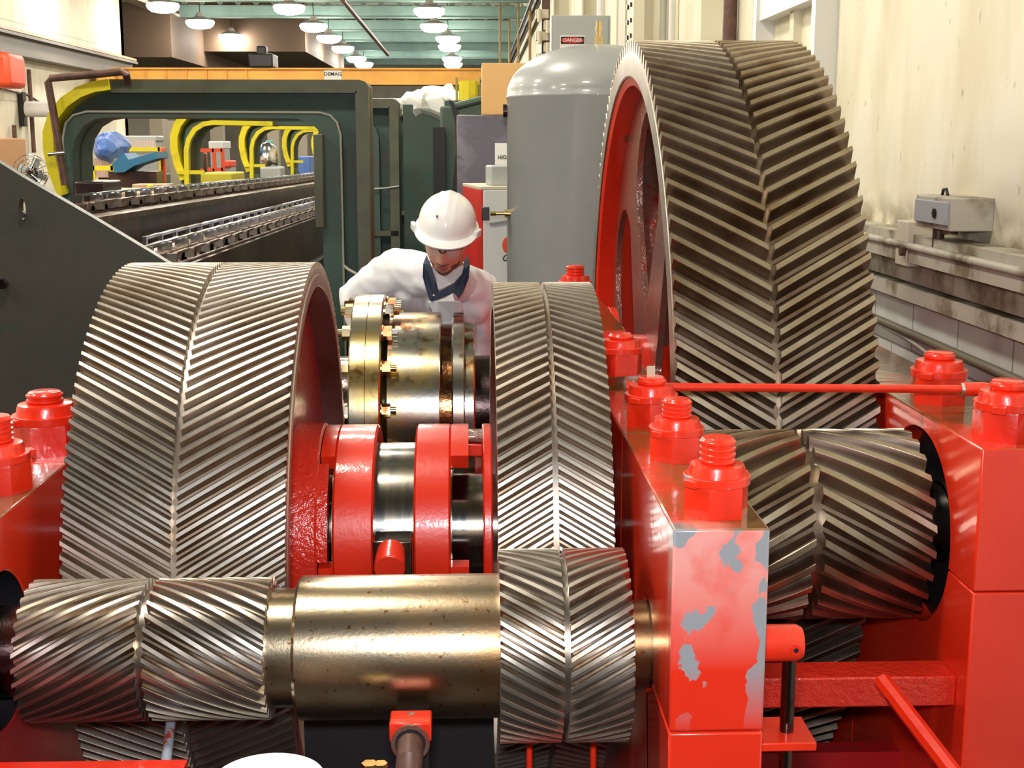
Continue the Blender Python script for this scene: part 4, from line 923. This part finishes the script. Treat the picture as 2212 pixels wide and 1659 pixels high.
# red and white compressor cabinet
cb = empty('compressor_cabinet', at(1042, 500, Y=7.9), 'white cabinet with red side panel standing left of the grey tank', 'cabinet'); cb.location.z = 0; cb.rotation_euler.z = math.radians(9)
zc_ = at(1042, 410, Y=7.9).z; zk = zc_
MB().box(.005, .55, 0, .7, 0, zc_).build('body', WHITE, cb, bevel=.006)
MB().box(-.01, .004, .0, .7, 0, zc_-.0).build('side_panel', REDFLAT, cb, bevel=.003)
MB().box(-.01, .55, 0, .7, zc_, zc_+.02).build('top', mat('cream_top', (.75, .68, .55), .5), cb, bevel=.003)
MB().box(.07, .3, .1, .3, zc_+.02, zc_+.14).box(.14, .24, .15, .25, zc_+.0, zc_+.03).build('control_box', GREYP, cb, bevel=.01)
z4 = at(1070, 480, Y=7.9).z; MB().box(.04, .2, -.02, -.005, -.007, .007, Matrix.Rotation(-.14, 3, 'Y')).build('handle', CHROME, cb, loc=(0, 0, z4))
z5 = at(1090, 530, Y=7.9).z; MB().ball((.155, -.002, z5), (.035, .004, .05)).build('logo', ORED, cb)
text3d('lettering', 'G', .055, (.137, -.004, z5-.078), (PI/2, 0, 0), INK, cb, shear=.3)

# grey electrical panel with the danger sign
r = empty('electrical_panel', (0, 11, 0), 'grey electrical panel with a DANGER sign above the grey tank', 'electrical panel')
a, b_ = W(1191, 33, 11), W(1318, 125, 11)
MB().box(a[0], b_[0], 0, .2, b_[1]-.3, a[1]).build('box', GREYP, r, bevel=.006); MB().box(a[0]+.02, b_[0]-.02, -.012, 0, b_[1]-.28, a[1]-.02).build('door', GREYP, r, bevel=.004)
MB().box((a[0]+b_[0])/2-.05, (a[0]+b_[0])/2+.05, .05, .15, 0, b_[1]-.3).build('post', DARKSTEEL, r)
sx0, sx1 = W(1210, 0, 10.98)[0], W(1265, 0, 10.98)[0]; sz0, sz1 = W(0, 112, 10.98)[1], W(0, 73, 10.98)[1]
sg = MB().box(sx0, sx1, -.018, -.013, sz0, sz1).build('sign_plate', WHITE, r)
zc_ = W(0, 84, 10.98)[1]; xc_ = (sx0+sx1)/2
MB().box(sx0+.008, sx1-.008, -.021, -.018, zc_-.028, zc_+.028).build('sign_band', INK, r)
shape2d('sign_oval', [[(xc_+.094*math.cos(t*PI/24), zc_+.023*math.sin(t*PI/24)) for t in range(48)]], -.0225, -.021, 'Y', SIGNRED, r)
text3d('lettering', 'DANGER', .038, (xc_, -.0235, zc_), (PI/2, 0, 0), WHITE, r)
MB().tube([((a[0]+b_[0])/2+.17, .1, a[1]), ((a[0]+b_[0])/2+.17, .1, 7.9)], .035).build('conduit', WHITE, r)
# cluttered bracket left of the panel and pipes of the right wall
r = empty('busbar_rack', (0, 13, 0), 'cream and black insulator rack beside the danger panel', 'rack')
for k in range(5):
    a = W(1158+(k % 2)*18, 20+k*24, 13); MB().box(a[0], a[0]+.12, 0, .15, a[1]-.08, a[1]).cyl((a[0]+.03, -.03, a[1]-.12), (a[0]+.03, -.03, a[1]), .02).build('insulator', mat('insulator_cream', (.6, .55, .42), .5) if k == 0 else bpy.data.materials['insulator_cream'], r)
MB().box(W(1172, 0, 13)[0], W(1190, 0, 13)[0], .15, .3, 0, 6).build('post', BROWN, r)
def wpipe(px, lab, rad, m, zb=2.0, X=1.84):
    a = at(px, 30, X=X); return tag(MB().tube([(X, a.y, zb), (X, a.y, 7.95)], rad, 12).build('wall_pipe', m), lab, 'pipe')
wpipe(1432, 'white conduit pipe on the right wall, left of its twin', .035, WHITE); wpipe(1452, 'white conduit pipe on the right wall, right of its twin', .03, WHITE)
wpipe(1519, 'dark brown pipe on the right wall above the biggest gear', .045, RUST); wpipe(1577, 'thick brown pipe on the right wall behind the top of the biggest gear', .05, RUST)
wpipe(1338, 'pale pipe beside the riveted wall column', .04, mat('cream_pipe', (.6, .56, .42), .5))
a = at(1380, 30, X=1.60); rv = MB()
r = empty('riveted_plate', (0, a.y, 0), 'cream riveted column plate on the right wall', 'column plate')
MB().box(1.52, 1.62, -.25, .25, 2, 7.9).build('plate', PANEL, r)
m_ = MB()
for k in range(14):
    for dx in (-.12, .12): z = 3.2+k*.14; m_.cyl((1.50, dx, z), (1.52, dx, z), .022, n=8)
m_.build('rivets', DARKSTEEL, r)
r = empty('wall_panel_frame', (0, 0, 0), 'white framed wall panel above the biggest gear on the right wall', 'panel'); y0, y1 = at(1655, 40, X=1.86).y, at(1800, 40, X=1.86).y; z0 = at(1700, 22, X=1.86).z
MB().box(1.80, 1.9, y1+.05, y0, z0-.02, z0+.35).build('rail', WHITE, r); MB().box(1.78, 1.9, y1+.05, y1+.13, z0-.6, z0+.8).build('rail', WHITE, r); MB().box(1.78, 1.9, y0-.08, y0, z0-.6, z0+.8).build('rail', WHITE, r)
# ------------------------------------------------------------------ the worker
PZ = .45
plat = empty('work_platform', (0, 6.0, 0), 'dark steel work platform under the worker behind the gears', 'platform')
MB().box(-1.1, .45, -.42, .6, PZ-.03, PZ).build('deck', DARKSTEEL, plat)
for sx in (-1.05, .40):
    for sy in (-.37, .55): MB().box(sx-.02, sx+.02, sy-.02, sy+.02, 0, PZ-.03).build('leg', DARKSTEEL, plat)
SKIN = mat('skin', (.80, .42, .31), .45, 0, (.66, .29, .21), 14, .4, .65)
HAIR = mat('brown_beard_hair', (.22, .095, .05), .7, 0)
LIP = mat('lips', (.48, .14, .12), .4, 0)
COAT = mat('white_coat_cloth', (.93, .93, .95), .8, 0, bump=.25, bscale=14)
NAVY = mat('navy_shirt_cloth', (.03, .045, .085), .8, 0)
TEE = mat('white_tshirt_cloth', (.75, .72, .74), .8, 0)
HATM = mat('white_hard_hat_shell', (.95, .95, .94), .25, 0, coat=.4)
TROU = mat('dark_work_trousers', (.03, .035, .05), .8, 0)
HC = at(964, 514, Y=4.97)                       # centre of the head
HR = Matrix.Rotation(math.radians(6), 3, 'Y') @ Matrix.Rotation(math.radians(-4), 3, 'Z') @ Matrix.Rotation(math.radians(23), 3, 'X')
HS = 1.06
def H(v): return HC + HR @ (Vector(v)*HS)
def g(x, s): return math.exp(-(x/s)**2)
def headfn(v):
    x, y, z = v                                  # face towards -Y, centre 0, half sizes .077 .097 .118
    f = max(0, -y/.097)
    if z < 0: k = 1-.34*min(1, (-z/.118))**1.6; x *= k; y *= (1-.12*min(1, -z/.118)) if y < 0 else (1-.42*min(1, -z/.118))
    y -= .014*f*g(z+.085, .03)*g(x, .03)         # chin
    y -= .006*f*g(z-.032, .014)*g(x, .05)        # brow
    y += .012*f*g(z-.010, .016)*(g(x-.031, .017)+g(x+.031, .017))   # sockets
    n = g(x, .011+.006*max(0, min(1, (.01-z)/.05)))*(1 if -.042 < z < .03 else g(z-(.03 if z > .03 else -.042), .008))
    y -= n*f*(.006+.020*max(0, min(1, (.03-z)/.065)))                # nose
    y -= .004*f*g(x, .024)*(g(z+.058, .006)+g(z+.070, .007)); y += .003*f*g(x, .024)*g(z+.064, .0035)   # lips
    y -= .004*f*g(z+.01, .025)*(g(x-.045, .018)+g(x+.045, .018))     # cheeks
    return H((x, y, z*(1.22 if z < 0 else 1)))
# joints of the body (world)
J = dict(nb=at(972, 606, Y=5.15), rs=at(858, 588, Y=5.30), ls=at(1034, 628, Y=5.27), re=at(768, 640, Y=5.36), rw=at(792, 745, Y=5.32), le=at(1052, 770, Y=5.45), lw=at(1000, 850, Y=5.30))
pel = Vector((-.12, 5.82, PZ+.93)); ch = at(955, 690, Y=5.56)
def limb(mb, pts, n=16):
    P = []; Rr = []
    for (a, ra), (b, rb) in zip(pts[:-1], pts[1:]):
        a, b = Vector(a), Vector(b)
        for k in range(6): t = k/6; P.append(a.lerp(b, t)); Rr.append(ra+(rb-ra)*t)
    P.append(Vector(pts[-1][0])); Rr.append(pts[-1][1]); mb.tube(P, Rr, n)
    mb.ball(pts[0][0], pts[0][1]); mb.ball(pts[-1][0], pts[-1][1])
def finish(o, vox, sm=4):
    r = o.modifiers.new('remesh', 'REMESH'); r.mode = 'VOXEL'; r.voxel_size = vox; r.use_smooth_shade = True
    s = o.modifiers.new('smooth', 'SMOOTH'); s.iterations = sm; s.factor = .5
    dg = bpy.context.evaluated_depsgraph_get(); me = bpy.data.meshes.new_from_object(o.evaluated_get(dg)); o.modifiers.clear()
    ms = list(o.data.materials); o.data = me; me.materials.clear()
    for m_ in ms: me.materials.append(m_)
    return o
body = MB(); body.ball((0, 0, 0), (.077, .097, .118), 72, 60, headfn)
for sx in (-1, 1): body.ball(H((sx*.078, .012, -.005)), (.010, .016, .030), 12, 10)
limb(body, [(H((0, .03, -.05)), .056), (J['nb'], .060)])
limb(body, [(J['nb'], .075), (ch, .12), (pel, .13)], 20)
for s_ in 'rl':
    limb(body, [(J['nb'], .06), (J[s_+'s'], .062), (J[s_+'e'], .043), (J[s_+'w'], .027)])
    wv = J[s_+'w']; el = J[s_+'e']; d = (wv-el).normalized(); sd_ = d.cross(Vector((0, 1, 0))).normalized(); pm = wv+d*.05
    body.ball(pm, (.040, .022, .045))
    for k in range(4):
        b0 = pm+d*.035+sd_*(.027-.018*k); L1 = (.030, .034, .031, .024)[k]; dn = (d+Vector((0, -.5, -.2))).normalized(); limb(body, [(b0, .0095), (b0+d*L1, .009), (b0+d*L1+dn*L1, .008)], 8)
    t0 = wv+d*.02+sd_*.03; limb(body, [(t0, .011), (t0+(d*.6+sd_*.7)*.04, .010), (t0+(d*.9+sd_*.4)*.065, .009)], 8)
for sx in (-1, 1):
    hip = pel+Vector((sx*.09, 0, -.06)); kn = Vector((pel.x+sx*.11, 5.78, PZ+.50)); an = Vector((pel.x+sx*.12, 5.86, PZ+.09))
    limb(body, [(hip, .085), (kn, .056), (an, .040)]); limb(body, [(an, .038), (an+Vector((0, -.16, -.05)), .032)], 12)
man = finish(body.build('person', [SKIN, HAIR, LIP]), .0045, 3)
tag(man, 'person in white coat and white hard hat leaning over the golden coupling', 'person')
HRi = HR.inverted()
for p in man.data.polygons:
    p.use_smooth = True
    v = HRi @ (p.center-HC)/HS
    if v.z < 0: v.z /= 1.22
    if abs(v.x) < .075 and -.14 < v.z < .12 and v.y < .03:
        th = .004*mnoise.noise(p.center*90)
        if abs(v.x) < .021+th and abs(v.z+.064) < .0105*(1-(abs(v.x)/.024)**2)+.001 and v.y < -.07: p.material_index = 2
        elif v.z < -.084+th+abs(v.x)*.25 or (v.z < -.058+th and abs(v.x) > .040-.3*(v.z+.1)) or (abs(v.x) < .022 and abs(v.z+.049) < .0035+th*.6 and v.y < -.07):
            if v.z > -.128: p.material_index = 1
def clothes(name, parts, m, vox, sm=3, wr=0, cut=None, label=None):
    mb = MB(); parts(mb); o = finish(mb.build(name, m), vox, sm); me = o.data
    CO = [v.co.copy() for v in me.vertices]; NO = [v.normal.copy() for v in me.vertices]; NEW = []
    for c_, nr_ in zip(CO, NO):
        n_ = mnoise.noise_vector(Vector((c_.x*1.2, c_.y, c_.z*1.2))*13+Vector((3, 1, 2))); f2 = mnoise.noise(Vector((c_.x*22+c_.z*16, c_.y*8, c_.z*10-c_.x*12)))
        NEW += list(c_ + n_*wr + nr_*(f2*wr*.9))
    me.vertices.foreach_set('co', NEW); me.update()
    if cut:
        bm = bmesh.new(); bm.from_mesh(me); dl = [f for f in bm.faces if cut(f.calc_center_median())]; bmesh.ops.delete(bm, geom=dl, context='FACES'); bm.to_mesh(me); bm.free()
    for p in me.polygons: p.use_smooth = True
    o.parent = man
    if label: o['label'] = label
    return o
up = Vector((0, 0, 1))
def shirt(mb):
    limb(mb, [(J['nb']+Vector((0, .0, .0)), .080), (ch, .135), (pel, .145)], 24)
    for s_ in 'rl': limb(mb, [(J['nb'], .07), (J[s_+'s'], .075), (J[s_+'s'].lerp(J[s_+'e'], .5), .06)])
clothes('tshirt', shirt, TEE, .008)
def coat(mb):
    limb(mb, [(J['nb']+Vector((-.01, .03, .0)), .090), (ch+Vector((-.01, .0, 0)), .158), (pel, .165), (pel+Vector((0, 0, -.45)), .20)], 28)
    limb(mb, [(J['nb']+Vector((0, .03, .0)), .085), (J['rs']+Vector((0, 0, .0)), .098), (J['re'], .072), (J['rw'], .048)], 20)
    limb(mb, [(J['nb']+Vector((0, .03, .0)), .075), (J['ls'], .088), (J['le'], .068), (J['lw'], .048)], 20)
    limb(mb, [(J['rs']+Vector((.06, 0, -.05)), .10), (ch+Vector((-.06, 0, 0)), .13)]); limb(mb, [(J['ls']+Vector((-.03, 0, -.05)), .09), (ch+Vector((.06, 0, 0)), .12)])
nbp = J['nb']
def neckcut(c):
    # V opening at the front of the neck
    zz = c.z-(nbp.z-.12); return c.y < nbp.y+.02 and zz > 0 and abs(c.x-nbp.x-.005) < .012+.40*zz and c.z > nbp.z-.13 or (Vector((c.x-nbp.x, c.y-nbp.y, 0)).length < .075 and c.z > nbp.z+.03)
co = clothes('coat', coat, COAT, .008, 3, .010, neckcut)
sl = co.modifiers.new('solidify', 'SOLIDIFY'); sl.thickness = .003
# navy collar: two lapels folded down, following the neck
def lapel(pts, name, m, th=.006):
    mb = MB(); P = [at(px, py, Y=Y) for px, py, Y in pts]; n = len(P); B = [p+Vector((0, th, 0)) for p in P]
    mb.add(P+B, [tuple(range(n)), tuple(reversed(range(n, 2*n)))]+[(i, n+i, n+(i+1) % n, (i+1) % n) for i in range(n)]); return mb.build(name, m, man, bevel=.002, smooth=False)
lapel([(921, 551, 5.100), (930, 572, 5.030), (940, 600, 5.000), (948, 628, 4.990), (938, 638, 4.975), (929, 651, 4.970), (921, 628, 4.970), (913, 598, 5.000), (914, 570, 5.070)], 'shirt_collar', NAVY, .018)
lapel([(1008, 548, 5.130), (1015, 570, 5.060), (1013, 600, 5.000), (1000, 632, 4.970), (991, 644, 4.965), (980, 632, 4.970), (962, 640, 4.975), (943, 648, 4.975), (930, 652, 4.975), (938, 634, 4.980), (960, 624, 4.980), (982, 612, 4.985), (998, 592, 5.010), (1003, 565, 5.090)], 'shirt_collar', NAVY, .018)
lapel([(932, 575, 5.040), (1002, 575, 5.040), (998, 592, 5.020), (980, 612, 4.995), (958, 622, 4.990), (946, 626, 4.990), (938, 604, 5.000)], 'tshirt_neck', TEE, .04)
p_ = at(937, 638, Y=4.968); MB().ball(p_, .0042, 10, 8).build('shirt_button', mat('pearl_button', (.75, .7, .65), .3), man)
p_ = at(1013, 722, Y=5.06); MB().box(p_.x-.008, p_.x+.008, p_.y-.01, p_.y+.03, p_.z-.022, p_.z+.02).build('pen_clip', mat('blue_plastic', (.02, .06, .25), .4), man, bevel=.004)
# pulled coat front below the collar
lapel([(925, 652, 4.990), (945, 650, 4.970), (962, 643, 4.965), (978, 634, 4.960), (982, 650, 4.950), (996, 652, 4.960), (1000, 668, 4.980), (985, 690, 5.000), (965, 735, 5.030), (945, 700, 5.010)], 'coat_front', COAT, .02)
def trousers(mb):
    for sx in (-1, 1):
        hip = pel+Vector((sx*.09, 0, -.04)); kn = Vector((pel.x+sx*.11, 5.78, PZ+.50)); an = Vector((pel.x+sx*.12, 5.86, PZ+.10)); limb(mb, [(pel, .13), (hip, .105), (kn, .078), (an, .065)])
clothes('trousers', trousers, TROU, .010, 3, .004)
for sx in (-1, 1):
    an = Vector((pel.x+sx*.12, 5.86, PZ+.05)); MB().ball(an+Vector((0, -.06, -.005)), (.052, .15, .046), 20, 12, lambda v: Vector((v.x, v.y, max(v.z, PZ)))).build('boot', BLACK, man)
# hair at the sides
MB().ball((0, 0, 0), (.080, .085, .09), 32, 20, lambda v: H((v.x, v.y+.018, max(v.z+.02, -.02)))).build('hair', HAIR, man)
# hard hat
hat = MB()
def hatfn(v):
    x, y, z = v
    if z > 0:
        z += .007*g(x-.0, .016)*(1-min(1, abs(y)/.16)**2)*.9 + .003*g(abs(x)-.03, .006)
    return H((x, y+.004, z+.050))
hx_, hy_, hz_ = .102, .126, .112
vs = []; fs = []; n, m_ = 72, 22
for j in range(m_+1):
    a = PI/2*j/m_
    for i in range(n):
        t = 2*PI*i/n; vs.append(hatfn((hx_*math.sin(a)*math.cos(t), hy_*math.sin(a)*math.sin(t), hz_*math.cos(a)**.85 if j < m_ else 0)))
for j in range(m_): fs += [(j*n+i, (j+1)*n+i, (j+1)*n+(i+1) % n, j*n+(i+1) % n) for i in range(n)]
hat.add(vs, fs)
h_o = hat.build('hard_hat', HATM, man, ang=50); sl = h_o.modifiers.new('solidify', 'SOLIDIFY'); sl.thickness = .003; sl.offset = -1
br = MB(); vs = []; fs = []
for i in range(n):
    t = 2*PI*i/n; c, s = math.cos(t), math.sin(t)
    fwd = max(0, -s)**1.5
    for (k, dz) in ((0, 0), (.5, -.004), (1, -.006-.004*fwd)):
        w_ = .010+.030*fwd; r0x, r0y = hx_+w_*k, hy_+w_*k
        vs.append(H((r0x*c, r0y*s+.004, .050+dz)))
    vs.append(H(((hx_+.010+.030*fwd-.002)*c, (hy_+.010+.030*fwd-.002)*s+.004, .050-.012-.004*fwd)))
for i in range(n):
    for k in range(3): a, b_ = i*4+k, ((i+1) % n)*4+k; fs.append((a, a+1, b_+1, b_))
br.add(vs, fs); b_o = br.build('brim', HATM, h_o, ang=60); sl = b_o.modifiers.new('solidify', 'SOLIDIFY'); sl.thickness = .0025
for sx in (-1, 1): MB().box(-.008, .008, -.018, .018, -.012, .016).build('accessory_slot', HATM, h_o, bevel=.003).matrix_world = Matrix.Translation(H((sx*.112, -.045, .052))) @ (HR @ Matrix.Rotation(-sx*.4, 3, 'Z')).to_4x4()
MB().box(-.003, .003, -.007, .007, -.001, .003).build('scuff', RUST, h_o).matrix_world = Matrix.Translation(H((-.028, -.093, .126))) @ HR.to_4x4()
# safety glasses
gl = MB(); gl.tube([H((x_, -.106+.9*x_*x_*8, .006)) for x_ in (-.066, -.045, -.02, 0, .02, .045, .066)], .0028, 8)
for sx in (-1, 1): gl.tube([H((sx*.066, -.075, .006)), H((sx*.078, -.02, .004)), H((sx*.082, .03, 0))], .0022, 6)
gl.tube([H((-.012, -.110, .006)), H((-.006, -.116, .0)), H((.006, -.116, 0)), H((.012, -.110, .006))], .003, 6)
g_o = gl.build('safety_glasses', BLACK, man)
GLS = bpy.data.materials.new('clear_lens'); GLS.use_nodes = True; b = GLS.node_tree.nodes['Principled BSDF']; b.inputs['Alpha'].default_value = .14; b.inputs['Roughness'].default_value = .05; b.inputs['IOR'].default_value = 1.2
for sx in (-1, 1): MB().ball((0, 0, 0), (.026, .002, .018), 20, 12, lambda v: H((v.x+sx*.033, v.y-.101+.004*abs(v.x)/.03, v.z-.008))).build('lens', GLS, g_o)
